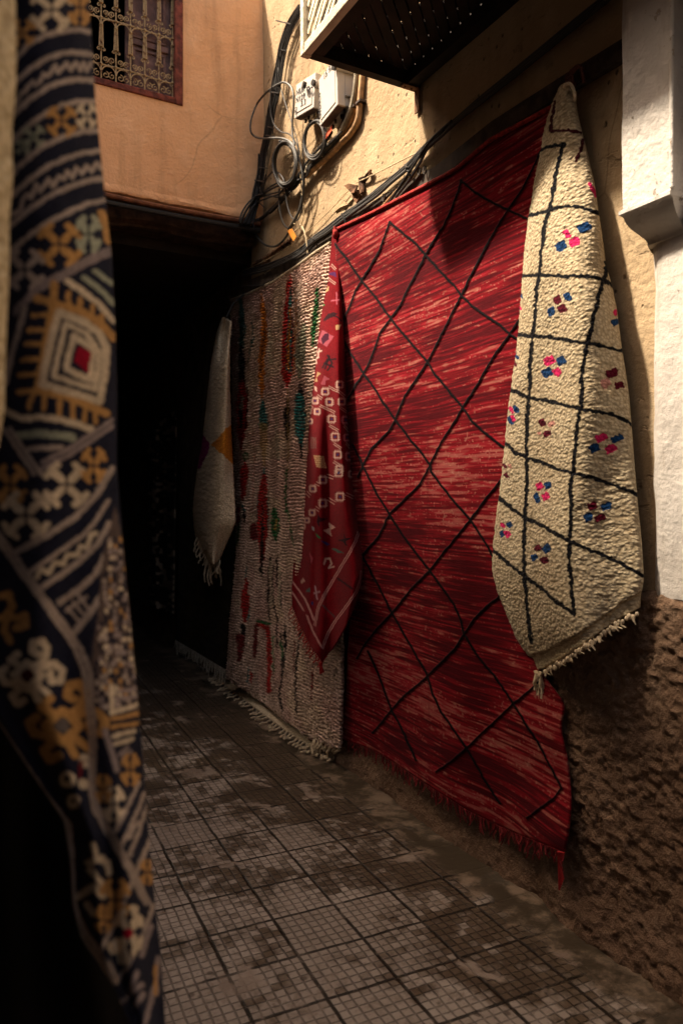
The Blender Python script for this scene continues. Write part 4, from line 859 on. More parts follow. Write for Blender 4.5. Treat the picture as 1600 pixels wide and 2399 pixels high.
b.f = [(2 * i, 2 * i + 1, 2 * i + 3, 2 * i + 2) for i in range(len(E) - 1)]
w = b.build('kilim_end', fc, pink); md = w.modifiers.new('t', 'SOLIDIFY'); md.thickness = .008
b = MB()
for i in np.linspace(0, len(out) - 1, 40):
    k = min(int(i), len(out) - 2); p = out[k] + (out[k + 1] - out[k]) * (i - k); L = random.uniform(.07, .12); a = random.uniform(-.4, .4)
    d = np.array([-.75, -.35 + a, 0]); d /= np.linalg.norm(d); pts = [p + d * L * t + np.array([0, 0, .004 * math.sin(9 * t) + .004]) for t in np.linspace(0, 1, 7)]
    b.tube(pts, [.006 + .003 * (j % 2) for j in range(7)], 6); b.ball(pts[3], .012, 6, 5, (1, 1, .7)); b.ball(pts[-1], .010, 6, 5, (1, 1, .7))
b.build('fringe', fc, pink)
b = MB()
for i in range(7):
    x = 742 + i * 9; p = on_wall(x, 1728 + i * 5, .09); q = on_z(x + random.uniform(-16, 2), 1768 + random.uniform(-8, 12), .01)
    pts = [p + (q - p) * t + np.array([-.02 * math.sin(3.1 * t), .006 * math.sin(14 * t), 0]) for t in np.linspace(0, 1, 14)]; b.tube(pts, [.0075 + .0025 * (j % 2) for j in range(14)], 6)
b.build('tassel', fc, pink)

# folded red kilim with white motifs
kil = thing('folded_kilim', 'dark red kilim with white stitched motifs, hung folded by one corner', 'rug', on_wall(785, 545, .08))
R = Rug([(778, 548), (790, 548)], [(790, 548), (795, 640), (805, 760), (815, 950), (830, 1130), (843, 1230), (851, 1330), (845, 1372), (832, 1420)],
        [(684, 1420), (700, 1460), (728, 1515), (755, 1552), (785, 1510), (818, 1452), (832, 1420)], [(778, 548), (768, 650), (748, 760), (736, 870), (716, 1000), (700, 1150), (690, 1280), (683, 1380), (684, 1420)], 130, 640, .006)
o0 = .06 + .10 * np.sin(np.pi * np.clip(R.u, 0, 1)) ** .7 * sstep(0, .35, R.v) + .045 * sstep(.2, .7, R.v) * np.sin(R.u * 13 - 1.2 - 2 * R.v) - .05 * sstep(.45, .9, R.v) * np.exp(-((R.u - .34) / .07) ** 2) + .06 * sstep(.75, 1, R.v)
P = offpos(R, o0); R.fill((.165, .004, .008)); R.paint(sstep(.4, .7, fbm(R.px / 30, R.py / 30, 70, 4)) * .6, (.12, .003, .006)); R.paint(sstep(.5, .75, vn(R.px / 2.2, R.py / 1.5, 72)) * .45, (.085, .002, .005)); R.jitter(1.0, 5, 71)
PW, TN, PK, BK, NB = (.52, .34, .28), (.44, .28, .14), (.36, .08, .11), (.012, .005, .008), (.03, .02, .10)
def square(w, x, y, h, c=PW, cen=NB):
    for (dx, dy) in ((-1, 0), (1, 0), (0, -1), (0, 1)):
        a = (x + dx * h * .75 - dy * h * .8, y + dy * h * .75 - dx * h * .8); e = (x + dx * h * .75 + dy * h * .8, y + dy * h * .75 + dx * h * .8); R.line(w([a, e]), 1.35, c, .9, .85)
        for k in (-.6, -.2, .2, .6):
            s0 = (x + dx * h * .75 + dy * k * h, y + dy * h * .75 + dx * k * h); s1 = (x + dx * h * 1.15 + dy * k * h, y + dy * h * 1.15 + dx * k * h); R.line(w([s0, s1]), .7, c, .7, .8)
    X0, Y0 = w([(x, y)])[0]; R.blob(X0, Y0, h * .3 * K, h * .3 * K, cen)
def dbl(w, a, e, c=PW):
    for o in (-1, 1): R.line(w([(a[0] + o * 5, a[1] - o * 9), (e[0] + o * 5, e[1] - o * 9)]), .8, c, .7, .8)
K = .2041
for (x, y, h) in ((568, 1375, 42), (400, 1455, 42), (285, 1560, 36), (450, 1575, 42), (592, 1570, 42), (210, 1680, 30), (308, 1685, 36), (225, 1795, 30), (475, 1770, 46), (635, 1780, 44), (515, 1975, 48), (655, 1985, 42), (545, 2180, 46), (680, 2200, 46), (195, 1545, 22), (175, 1890, 20), (565, 2345, 46)): square(rz, x, y, h, PW if x < 600 else (.50, .20, .22))
for a, e in (((440, 1400), (540, 1450)), ((310, 1500), (360, 1535)), ((230, 1620), (260, 1645)), ((340, 1615), (510, 1695)), ((575, 1640), (650, 1690)), ((450, 1845), (550, 1905)), ((620, 1850), (680, 1920)), ((500, 2050), (585, 2110)), ((640, 2050), (700, 2120)), ((500, 2260), (600, 2330)), ((540, 1440), (625, 1510)), ((420, 140), (515, 215)), ((470, 0), (520, 50)), ((410, 150), (350, 310))): dbl(rz, a, e)
K = .2977
for (x, y, h) in ((1130, 80, 30), (1050, 150, 26), (1255, 25, 32), (1360, 35, 28), (1265, 215, 34), (1130, 265, 32), (1045, 340, 24), (1005, 400, 20), (970, 450, 20), (960, 150, 14), (970, 280, 14)): square(r8, x, y, h)
for a, e in (((1160, 45), (1215, 65)), ((1075, 105), (1105, 120)), ((1170, 230), (1225, 265)), ((1070, 300), (1100, 320)), ((1310, 190), (1370, 220)), ((1000, 180), (1030, 210))): dbl(r8, a, e)
R.poly(rz([(365, 745), (500, 822), (418, 940), (318, 880)]), PK, .75); R.poly(rz([(395, 790), (440, 785), (445, 850), (370, 915), (355, 845)]), (.05, .006, .02))
R.poly(rz([(520, 695), (590, 680), (560, 740), (525, 748)]), TN, .8)
for q in ([(300, 960), (290, 1060), (300, 1130)], [(330, 965), (318, 1060), (270, 1090)], [(260, 1080), (325, 1060)], [(285, 1010), (360, 985)]): R.line(rz(q), 1.8, PW, .8, .85)
for q in ([(430, 1040), (480, 1130), (430, 1210)], [(370, 1180), (420, 1090), (520, 1080)], [(390, 1130), (490, 1170)], [(450, 1050), (400, 1190)]): R.line(rz(q), 2.2, BK, .9, .9)
R.poly(rz([(310, 1225), (350, 1250), (300, 1295), (318, 1340), (275, 1340), (300, 1290)]), TN, .8); R.poly(rz([(390, 1270), (455, 1310), (405, 1330), (400, 1385), (350, 1370)]), PK, .6)
R.poly(rz([(430, 560), (500, 540), (550, 560), (500, 590), (400, 640), (375, 640)]), BK, .9); R.line(rz([(500, 585), (550, 600), (585, 640)]), 1.5, BK); R.poly(rz([(345, 470), (370, 440), (400, 458), (350, 490)]), GR); R.poly(rz([(270, 1395), (300, 1400), (310, 1460), (280, 1440)]), PW, .8); R.poly(rz([(225, 1360), (265, 1380), (260, 1430), (225, 1420)]), (.02, .03, .01)); R.poly(rz([(240, 1180), (270, 1190), (235, 1300), (225, 1240)]), NB)
for k in range(4): R.line(rz([(375 + k * 16, 370 - k * 32), (440 - 3 * k, 250 + 10 * k)] if k == 0 else [(385 + k * 9, 340 - k * 24), (435, 300 - k * 10)]), 1.0, TN, .8)
R.line(rz([(530, 320), (535, 450)]), 1.4, PK); R.line(rz([(470, 410), (560, 400)]), 1.4, PK); R.poly(rz([(440, 90), (520, 80), (530, 140), (450, 110)]), NB, .7)
for i in range(7):
    for j in range(6): R.blob(*rz([(285 + i * 17 + j * 6 - 10, 2195 + j * 24 + i * 2)])[0], 1.5, 2.0, TN)
for i in range(4):
    for j in range(6): R.blob(*rz([(240 + i * 17, 1990 + j * 22)])[0], 1.1, 1.6, (.16, .10, .08)); 
for j in range(6): R.line(rz([(165, 2060 + 20 * j), (205, 2050 + 20 * j)]), .8, TN, .7, .7)
R.poly(r8([(1175, 415), (1230, 455), (1190, 475), (1200, 525), (1130, 480), (1180, 460)]), PW, .7); R.poly(r8([(1090, 350), (1110, 380), (1170, 385), (1100, 420), (1100, 455), (1080, 410)]), BK, .9); R.poly(r8([(1240, 555), (1300, 545), (1290, 490), (1310, 540), (1360, 535), (1310, 565), (1320, 610), (1290, 570)]), BK, .9)
R.poly(r8([(1110, 560), (1150, 565), (1185, 590), (1160, 600)]), NB); R.poly(r8([(1190, 620), (1230, 620), (1300, 660), (1250, 655)]), (.05, .09, .07)); R.poly(r8([(1070, 500), (1120, 540), (1090, 540)]), GR); R.poly(r8([(1040, 445), (1060, 455), (1065, 485), (1045, 475)]), (.3, .3, .3))
R.line(r8([(1140, 745), (1150, 705), (1185, 700), (1200, 740), (1175, 775), (1215, 765)]), 2.0, PW, .8, .8)
for q in ([(1410, 490), (1390, 560), (1340, 655), (1270, 770), (1200, 890), (1140, 990), (1095, 1080), (1065, 1230)], [(1435, 800), (1425, 880), (1390, 970), (1320, 1070), (1230, 1190), (1170, 1290), (1125, 1410)], [(890, 880), (940, 950), (990, 1020), (1030, 1110), (1060, 1190)], [(880, 955), (930, 1030), (978, 1110)], [(1005, 1150), (1050, 1270), (1120, 1400)]):
    for o in (-6, 6): R.line(r8([(x + o, y + o * .6) for x, y in q]), 1.0, (.55, .30, .27), .8, .8)
R.poly(r8([(955, 880), (975, 850), (990, 880), (960, 900)]), PW, .7); R.line(r8([(1070, 920), (1085, 1020)]), 1.6, (.35, .22, .25)); R.line(r8([(1060, 975), (1105, 960)]), 1.6, (.35, .22, .25)); R.poly(r8([(1020, 640), (1050, 700), (1040, 750), (1030, 690)]), PK, .6); R.poly(r8([(1000, 945), (1030, 930), (1030, 965), (995, 965)]), (.06, .10, .09)); R.line(r8([(1130, 1070), (1220, 1160)]), 2.0, (.05, .05, .05), 1, .7); R.line(r8([(1250, 860), (1360, 940)]), 2.5, BK, 1, .8); R.poly(r8([(1040, 1040), (1060, 1040), (1055, 1070), (1040, 1065)]), NB)
R.build('weave', MAT_KILIM, P, kil, .008)
g = P.reshape(R.nv, R.nu, 3)[-1]; pts = [g[i] for i in range(0, R.nu // 2 + 8, 2)]
strands(pts, [(random.uniform(-.03, .0), random.uniform(-.01, .04), -random.uniform(.02, .055)) for _ in pts], .0035, simple('bright_red_fringe', (.36, .012, .012), .9, .3, 50), 'fringe', kil)
b = MB(); c0 = on_wall(755, 1550, .16)
for i in range(5): b.tube([c0, c0 + np.array([-.01, .006 * i - .012, -.03]), c0 + np.array([-.004, .012 * i - .03, -.06 - .005 * i])], .0045, 5)
b.build('tassel', simple('bright_red_tassel', (.36, .012, .012), .9, .3, 50), kil)
c0 = on_wall(786, 548, .07); b = MB(); b.ball(c0, .026, 8, 6, (.8, .7, 1.2)); b.tube([c0 + np.array([0, 0, .01]), c0 + np.array([0, .01, .05])], .008, 6); b.build('knot', simple('red_knot', (.30, .015, .012), .9, .3, 50), kil)

# small cream pile rug by the passage
sm = thing('small_cream_rug', 'small plain cream pile rug with orange and magenta diamond, by the passage', 'rug', on_wall(525, 740, .2))
R = Rug([(522, 742), (540, 752)], [(540, 752), (541, 900), (545, 1030), (553, 1180), (554, 1225), (545, 1245), (530, 1280), (516, 1312)], [(489, 1318), (500, 1322), (516, 1312)], [(522, 742), (508, 780), (495, 850), (484, 950), (475, 1030), (460, 1120), (452, 1190), (455, 1240), (465, 1280), (489, 1318)], 60, 300, .02)
o0 = .16 + .09 * np.sin(np.pi * R.u) ** .6 * sstep(0, .2, R.v) + .02 * np.sin(R.u * 8 + R.v * 5)
P = offpos(R, o0); R.fill((.86, .69, .47)); R.paint(sstep(.4, .7, fbm(R.px / 25, R.py / 25, 100, 4)) * .5, (.68, .52, .34)); R.jitter(3, 6, 101)
R.poly(r7([(255, 1640), (330, 1570), (395, 1500), (430, 1480), (440, 1800), (340, 1715)]), (.75, .27, .03)); R.poly(r7([(190, 1560), (255, 1640), (215, 1740), (165, 1840), (140, 1820)]), (.36, .015, .16))
R.build('pile', MAT_CREAM, P - np.array([.010, 0, 0]) * fbm(R.px / 4, R.py / 4, 110, 2)[:, None], sm, .016)
strands([on_wall(488 + i * 2.2, 1312 + (i % 3) * 3, .2) for i in range(13)], [(random.uniform(-.04, .03), random.uniform(-.06, .05), -random.uniform(.10, .20)) for _ in range(13)], .008, fc, 'fringe', sm, 5, .02)
strands([on_wall(462 + i * 3.4, 1260 + i * 7, .2) for i in range(8)], [(-.03, .02, -random.uniform(.08, .14)) for _ in range(8)], .007, fc, 'fringe', sm, 5, .02)
b = MB(); c0 = on_wall(531, 742, .2); b.tube([c0, c0 + np.array([.06, .01, .12]), c0 + np.array([.17, .02, .22])], .008, 6); b.build('cord', M['black'], sm)

# dark rugs hanging inside the passage
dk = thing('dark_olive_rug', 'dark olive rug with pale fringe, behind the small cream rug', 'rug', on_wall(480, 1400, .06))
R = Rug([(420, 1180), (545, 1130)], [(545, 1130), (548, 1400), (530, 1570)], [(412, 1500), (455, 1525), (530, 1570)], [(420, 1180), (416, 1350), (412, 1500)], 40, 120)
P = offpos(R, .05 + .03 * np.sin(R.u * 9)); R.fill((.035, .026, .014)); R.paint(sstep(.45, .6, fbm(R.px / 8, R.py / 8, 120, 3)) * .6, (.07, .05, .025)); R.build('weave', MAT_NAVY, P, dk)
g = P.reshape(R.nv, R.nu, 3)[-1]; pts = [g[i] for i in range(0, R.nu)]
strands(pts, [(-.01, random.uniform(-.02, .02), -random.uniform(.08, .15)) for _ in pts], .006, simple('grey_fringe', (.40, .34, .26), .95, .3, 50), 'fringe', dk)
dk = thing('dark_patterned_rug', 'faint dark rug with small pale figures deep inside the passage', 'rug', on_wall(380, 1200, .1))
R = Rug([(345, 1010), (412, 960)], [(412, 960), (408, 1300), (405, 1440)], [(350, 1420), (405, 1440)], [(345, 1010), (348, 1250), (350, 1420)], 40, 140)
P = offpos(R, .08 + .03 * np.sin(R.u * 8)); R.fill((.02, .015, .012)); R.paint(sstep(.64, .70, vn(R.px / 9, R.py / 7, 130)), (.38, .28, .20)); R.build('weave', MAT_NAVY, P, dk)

# cream shaggy rug with black grid and small flowers
cr = thing('grid_rug', 'cream shaggy rug with black grid and pink blue flowers, hung by one corner', 'rug', on_wall(1330, 200, .1))
R = Rug(f1([(690, 155), (715, 140), (742, 158)]),
        f1([(742, 158), (775, 250), (800, 400), (830, 520), (870, 680), (920, 900), (945, 1090), (970, 1250), (1000, 1480), (1040, 1620), (1080, 1800), (1110, 2050)]) + f2([(1000, 0), (1030, 200), (1047, 400), (1070, 700), (1092, 950), (1112, 1150), (1128, 1400), (1110, 1500), (1108, 1585)]),
        f2([(432, 1990), (470, 1985), (620, 1900), (780, 1790), (950, 1670), (1108, 1585)]),
        f1([(690, 155), (640, 260), (600, 380), (570, 500), (550, 600), (520, 760), (480, 1000), (455, 1150), (430, 1350), (415, 1550), (385, 1950), (360, 2180)]) + f2([(310, 0), (295, 150), (268, 330), (248, 560), (215, 850), (195, 1000), (172, 1200), (168, 1350), (200, 1480), (270, 1650), (330, 1800), (400, 1900), (432, 1990)]), 230, 900, .008)
o0 = .05 + .13 * np.sin(np.pi * np.clip(R.u, 0, 1)) ** .55 * (.22 + .78 * sstep(0, .42, R.v)) + .022 * np.sin(R.u * 9 + R.v * 4) * sstep(.2, .6, R.v) + .03 * (fbm(R.u * 3, R.v * 5, 140, 3) - .5) * sstep(.1, .4, R.v)
P = offpos(R, o0); wy, wz = P[:, 1], P[:, 2]
R.fill((.43, .355, .24)); R.paint(sstep(.4, .7, fbm(wy * 9, wz * 9, 141, 4)) * .4, (.35, .27, .17)); R.paint(sstep(.5, .75, fbm(wy * 4, wz * 3, 143, 3)) * .3, (.45, .38, .28))
R.jitter(4.0, 7, 142)
BL, PI_, BU, MR, LP = (.006, .006, .008), (.46, .016, .095), (.007, .032, .10), (.075, .004, .013), (.42, .20, .17)
for q in (f1([(545, 625), (600, 605), (660, 600), (712, 595), (690, 660), (670, 750), (645, 880), (630, 1000), (615, 1060), (590, 1130), (570, 1250), (550, 1400), (545, 1540), (520, 1640), (515, 1750), (505, 1900), (490, 2000), (480, 2100), (470, 2350)]) + f2([(415, 100), (410, 215), (400, 350), (395, 470), (395, 610), (395, 800), (385, 1000), (375, 1200), (378, 1380), (395, 1550), (410, 1700), (425, 1810)]),
          f1([(440, 1115), (560, 1085), (650, 1060), (730, 1050), (810, 1055), (880, 1075), (960, 1112)]), f1([(390, 1555), (540, 1545), (650, 1555), (750, 1560), (850, 1560), (950, 1575), (1000, 1600), (1060, 1640)]),
          f1([(360, 1978), (470, 1995), (560, 2000), (680, 2015), (750, 2030), (820, 2050), (890, 2055), (1000, 2080), (1130, 2120)]),
          f1([(1005, 1465), (995, 1560), (970, 1650), (940, 1780), (915, 1880), (905, 1960), (880, 2050), (860, 2150), (845, 2250), (835, 2350)]) + f2([(745, 100), (738, 280), (720, 380), (705, 520), (690, 690), (672, 790), (680, 900), (675, 1000), (665, 1150), (668, 1300), (680, 1420), (690, 1550), (702, 1630)]),
          f2([(290, 170), (410, 225), (500, 240), (600, 265), (735, 300), (850, 320), (950, 345), (1055, 402)]), f2([(250, 518), (320, 580), (400, 615), (500, 650), (600, 695), (690, 715), (800, 740), (900, 780), (1000, 815), (1085, 855)]),
          f2([(205, 868), (300, 945), (385, 1005), (500, 1055), (600, 1120), (665, 1155), (780, 1205), (900, 1255), (1010, 1310), (1125, 1385)]), f2([(165, 1205), (250, 1280), (340, 1350), (400, 1400), (500, 1470), (600, 1560), (702, 1630)])):
    R.line(q, 4.6, BL, 1.3)
for q in (f1([(655, 270), (640, 370), (620, 490), (720, 490), (825, 515)]), f1([(838, 560), (815, 650), (795, 720)])): R.line(q, 3.6, (.05, .006, .010), 1.2)
BB = {f1: [(735, 1250, 26, 42, PI_), (850, 1205, 50, 38, BU), (785, 1310, 42, 38, PI_), (695, 1340, 45, 38, BU), (670, 1730, 30, 34, MR), (745, 1710, 28, 40, BU), (630, 1815, 34, 36, BU), (705, 1795, 33, 36, MR), (905, 930, 14, 70, PI_), (1070, 1900, 34, 26, BU), (1068, 1830, 14, 22, PI_), (405, 1690, 10, 38, BU), (395, 1775, 10, 38, PI_), (372, 2140, 12, 30, BU), (364, 2200, 12, 26, MR), (610, 2175, 42, 38, PI_), (695, 2180, 40, 38, BU), (595, 2265, 42, 40, BU), (665, 2260, 32, 36, PI_), (1050, 2275, 46, 36, MR), (1000, 2335, 38, 26, LP)],
      f2: [(970, 150, 32, 26, MR), (890, 145, 36, 22, LP), (293, 305, 15, 28, PI_), (325, 300, 18, 30, BU), (290, 370, 17, 32, BU), (305, 360, 16, 28, PI_), (497, 390, 22, 30, MR), (555, 395, 26, 20, LP), (478, 460, 14, 16, LP), (530, 460, 28, 24, MR), (865, 485, 42, 28, PI_), (958, 490, 42, 24, BU), (820, 555, 38, 34, BU), (920, 560, 42, 30, PI_), (252, 665, 11, 20, MR), (285, 665, 14, 16, LP), (263, 728, 16, 23, MR), (478, 800, 24, 28, PI_), (530, 795, 26, 28, BU), (460, 875, 18, 36, BU), (515, 865, 26, 28, PI_), (808, 928, 34, 30, MR), (893, 930, 36, 28, BU), (783, 1000, 32, 34, BU), (858, 1005, 36, 26, MR), (240, 1050, 17, 22, PI_), (285, 1050, 18, 22, BU), (235, 1108, 17, 25, BU), (268, 1110, 21, 23, PI_), (465, 1200, 24, 26, MR), (520, 1203, 32, 30, BU), (445, 1262, 26, 25, BU), (512, 1278, 28, 30, MR)]}
for w, L in BB.items():
    for t in L: 
        q = w([t[:4]])[0]; R.blob(q[0], q[1], q[2] * .9, q[3] * .86, t[4], -.45, 4.5)
# pile stops short of the lower hem
hem = f2([(405, 1905), (500, 1880), (620, 1815), (760, 1730), (880, 1640), (980, 1560), (1115, 1480)]); bx_, by_ = zip(*hem); hy = np.interp(R.px, bx_, by_)
pilem = sstep(6, -4, R.py - hy + (fbm(R.px / 9, R.py / 9, 150, 2) - .5) * 10); R.paint((1 - pilem) * .8, (.52, .42, .27))
R.line(hem, 1.6, (.16, .11, .06), 1.5, .7)
tuft = fbm(wy * 70 + wz * 25, wz * 88 - wy * 20, 151, 2)
d = pilem * (.012 + .0062 * tuft + .003 * R.pile) 
dirn = np.stack([-np.cos((R.u - .5) * 1.6), -np.sin((R.u - .5) * 1.6) * 1.0, np.zeros_like(R.u)], -1)
R.build('pile', MAT_CREAM, P + dirn * d[:, None], cr, .018)
b = MB(); g = P.reshape(R.nv, R.nu, 3)[-1]
for i in range(4, R.nu - 2, 7):
    p = g[i] + np.array([-.004, 0, -.012]); s = random.uniform(.7, 1.2); b.ball(p + np.array([0, random.uniform(-.004, .004), -random.uniform(0, .012)]), .0085 * s, 7, 5, (1, 1, 1.25))
    if random.random() < .7: b.tube([p, p + np.array([-.004, random.uniform(-.012, .008), -.018]), p + np.array([0, random.uniform(-.016, .01), -.03 * s])], [.005, .004, .002], 5)
b.build('fringe', fc, cr)
b = MB(); c0 = g[3] + np.array([-.006, -.01, -.005])
for i in range(14): b.tube([c0 + np.array([random.uniform(-.008, .008), random.uniform(-.022, .02), 0]), c0 + np.array([random.uniform(-.012, .012), random.uniform(-.026, .024), -.05]), c0 + np.array([random.uniform(-.014, .014), random.uniform(-.034, .024), -random.uniform(.075, .115)])], [.0045, .004, .002], 5)
b.build('tassel', fc, cr)
b = MB(); c0 = on_wall(1330, 200, .06); T1 = f1([(690, 175), (700, 150), (735, 140), (760, 175), (775, 240), (765, 265)]); q = smoothline(T1, 6); b.tube(on_wall(q[:, 0], q[:, 1], .11), .006, 6); b.build('cord', fc, cr)
b = MB()
for T1 in ([(715, 140), (712, 90), (740, 55), (790, 10), (820, 20), (832, 60), (838, 130)], [(720, 110), (760, 60), (800, 15), (835, 35)], [(735, 160), (750, 130), (720, 90), (770, 90)]):
    q = smoothline(f1(T1), 6); b.tube(on_wall(q[:, 0], q[:, 1], .075), .006, 6)
b.ball(on_wall(*f1([(742, 140)])[0], .07), .022, 8, 6); b.build('knot', simple('maroon_cord', (.10, .03, .02), .9, .4, 40), cr)

# navy kilim hanging close by at the left
nv_ = thing('navy_kilim', 'navy kilim with cream and orange woven motifs, hanging close at left', 'rug', at_depth(140, 1000, 1.05))
R = Rug([(-70, -40), (60, -40), (206, -40)], [(206, -40), (225, 250), (243, 430), (262, 600), (270, 760), (274, 930), (273, 1090), (286, 1250), (300, 1400), (315, 1550), (325, 1660), (335, 1780), (348, 1950), (362, 2100), (378, 2250), (390, 2440)],
        [(300, 2360), (340, 2440), (390, 2440)], [(-70, -40), (-75, 800), (-80, 1590), (0, 1700), (75, 1815), (150, 1925), (165, 2020), (170, 2120), (190, 2200), (240, 2280), (300, 2360)], 170, 900, .006)
# depth: a soft roll at the top, gathered into folds lower down
x01 = np.clip((R.px + 70) / 460, 0, 1)
ZD = 1.08 - .10 * np.sin(np.pi * np.clip(R.u, 0, 1)) ** .8 * (1 - .4 * R.v) + .05 * R.u ** 6 + .018 * np.sin(R.u * 15 + R.v * 7) * sstep(.35, .8, R.v) + .01 * (fbm(R.u * 4, R.v * 10, 160, 3) - .5)
P = at_depth(R.px, R.py, ZD)
R.fill((.013, .014, .027)); R.paint(sstep(.4, .7, fbm(R.px / 60, R.py / 60, 161, 4)) * .5, (.022, .022, .034)); R.jitter(3.0, 12, 162)
TA, CR_, ORG_, SGE, MV, RED_ = (.40, .325, .27), (.60, .49, .345), (.47, .255, .085), (.31, .325, .235), (.30, .24, .225), (.26, .006, .02)
BG = (.013, .014, .027)
def G(w, pts, wd, c, k=.268, a=.95): R.line(w(pts), wd * k, c, 2.0, a)
def Xm(w, x, y, r, c, k, sx=1.0, th=.2):
    for sxx in (-1, 1):
        for syy in (-1, 1):
            a = (x + sxx * r * .12 * sx, y + syy * r * .12); e = (x + sxx * r * .72 * sx, y + syy * r * .72)
            R.line(w([a, e]), th * r * k, c, 2.0); R.line(w([e, (x + sxx * r * .98 * sx, y + syy * r * .42)]), th * .8 * r * k, c, 2.0); R.line(w([e, (x + sxx * r * .42 * sx, y + syy * r * .98)]), th * .8 * r * k, c, 2.0)
    R.line(w([(x - r * sx, y), (x + r * sx, y)]), .07 * r * k, BG, 1.6, .85); R.line(w([(x, y - r), (x, y + r)]), .07 * r * k, BG, 1.6, .85)
for q in ([(60, 600), (150, 490), (250, 380), (400, 300), (550, 265), (700, 255), (820, 285)], [(60, 790), (150, 700), (260, 600), (420, 500), (560, 455), (700, 455), (840, 475)], [(40, 1080), (130, 985), (250, 870), (400, 765), (560, 705), (700, 690), (850, 702)], [(40, 1300), (120, 1215), (250, 1090), (400, 985), (560, 910), (700, 880), (860, 882)], [(40, 1580), (130, 1490), (250, 1370), (400, 1265), (560, 1190), (720, 1145), (890, 1140)], [(30, 1780), (120, 1690), (250, 1570), (420, 1450), (600, 1370), (750, 1330), (910, 1308)], [(20, 2040), (100, 1960), (250, 1830), (420, 1720), (600, 1630), (760, 1580), (930, 1552)], [(20, 2270), (100, 2190), (250, 2060), (420, 1940), (600, 1850), (760, 1780), (960, 1735)]): G(g1, q, 23, TA)
for q in ([(110, 930), (160, 870), (190, 800), (220, 800), (250, 740), (290, 700), (310, 740), (350, 700), (380, 640), (420, 660), (450, 620), (480, 570), (510, 630), (550, 580), (580, 545), (620, 610), (660, 540), (700, 610), (730, 545), (760, 610), (800, 545)], [(120, 1870), (180, 1830), (200, 1740), (240, 1700), (270, 1730), (320, 1610), (350, 1670), (390, 1620), (430, 1560), (460, 1630), (510, 1540), (560, 1560), (590, 1490), (630, 1550), (670, 1460), (720, 1510), (760, 1440), (800, 1500), (850, 1420), (890, 1470)]): G(g1, q, 18, TA)
Xm(g1, 540, 1055, 120, ORG_, .268); Xm(g1, 760, 1010, 100, CR_, .268, .8); Xm(g1, 290, 1190, 90, SGE, .268); Xm(g1, 200, 1280, 60, SGE, .268)
Xm(g1, 450, 80, 170, CR_, .268); Xm(g1, 700, 60, 140, ORG_, .268, .6); Xm(g1, 200, 280, 100, ORG_, .268)
Xm(g2, 520, 270, 175, ORG_, .268); Xm(g2, 775, 180, 150, SGE, .268, .65); Xm(g2, 215, 490, 160, TA, .268); G(g2, [(890, 0), (930, 100), (955, 230)], 40, ORG_)
for o in (-30, 0, 30): G(g2, [(130, 860 + o), (300, 680 + o), (480, 570 + o), (650, 480 + o), (800, 400 + o), (980, 320 + o)], 11, MV)
G(g2, [(470, 620), (470, 800), (400, 1150), (330, 1540)], 36, ORG_); G(g2, [(330, 1545), (560, 1590), (760, 1670), (930, 1750)], 36, ORG_); G(g2, [(320, 740), (470, 790), (700, 850), (850, 940), (990, 1080)], 36, ORG_)
for a, e in (((450, 880), (280, 890)), ((430, 1020), (250, 1020)), ((410, 1140), (230, 1140)), ((380, 1270), (195, 1280)), ((350, 1400), (170, 1410)), ((330, 1550), (150, 1560)), ((600, 820), (600, 690)), ((700, 850), (700, 740)), ((800, 910), (810, 810)), ((890, 980), (890, 890)), ((300, 1540), (250, 1700)), ((400, 1560), (380, 1710)), ((530, 1590), (520, 1760)), ((640, 1640), (640, 1790)), ((750, 1680), (740, 1810)), ((840, 1720), (830, 1830))): G(g2, [a, e], 22, ORG_)
for pl, wd in (([(510, 860), (430, 1180), (365, 1490), (620, 1560), (875, 1645), (920, 1400), (930, 1160), (860, 1040), (740, 950), (510, 860)], 34), ([(575, 960), (520, 1200), (465, 1420), (650, 1480), (830, 1535), (860, 1360), (865, 1210), (760, 1050), (575, 960)], 25), ([(645, 1070), (600, 1250), (580, 1360), (790, 1455), (810, 1180), (645, 1070)], 30)): G(g2, pl, wd, CR_)
R.poly(g2([(690, 1155), (795, 1210), (775, 1395), (645, 1290)]), RED_)
G(g2, [(590, 590), (720, 680), (870, 790), (990, 940)], 28, CR_); G(g2, [(740, 560), (860, 650), (990, 780)], 25, SGE); G(g2, [(830, 500), (980, 610)], 22, SGE)
G(g2, [(215, 820), (170, 1000), (110, 1200), (50, 1480)], 24, TA)
G(g2, [(40, 1720), (180, 1790), (350, 1780), (520, 1800), (700, 1850), (800, 1895)], 30, CR_); G(g2, [(160, 1940), (350, 1920), (500, 1940), (640, 1960)], 34, SGE); G(g2, [(250, 2060), (400, 2050), (540, 2040)], 22, TA)
for o in (-28, 28): G(g2, [(60 + o, 1880), (200 + o, 2090), (330 + o, 2280)], 18, TA); G(g2, [(980, 1830 + o), (800, 1960 + o), (600, 2090 + o), (370, 2200 + o)], 18, MV)
Xm(g3, 90, 320, 165, ORG_, .268, .8); Xm(g3, 580, 320, 180, CR_, .268); Xm(g3, 225, 590, 190, CR_, .268); Xm(g3, 820, 150, 140, ORG_, .268, .7)
G(g3, [(150, 900), (400, 770), (650, 610), (850, 400), (980, 180)], 28, TA); G(g3, [(270, 1080), (500, 920), (700, 780), (830, 650), (950, 460)], 20, TA); G(g3, [(320, 1130), (360, 1060), (430, 1090), (480, 1000), (560, 1010), (590, 930), (680, 930), (700, 860), (760, 870), (790, 760), (840, 740)], 22, CR_); G(g3, [(380, 1205), (560, 1090), (740, 950), (860, 830), (950, 660)], 26, TA)
G(g3, [(520, 1350), (700, 1230), (830, 1110), (920, 940)], 28, TA)
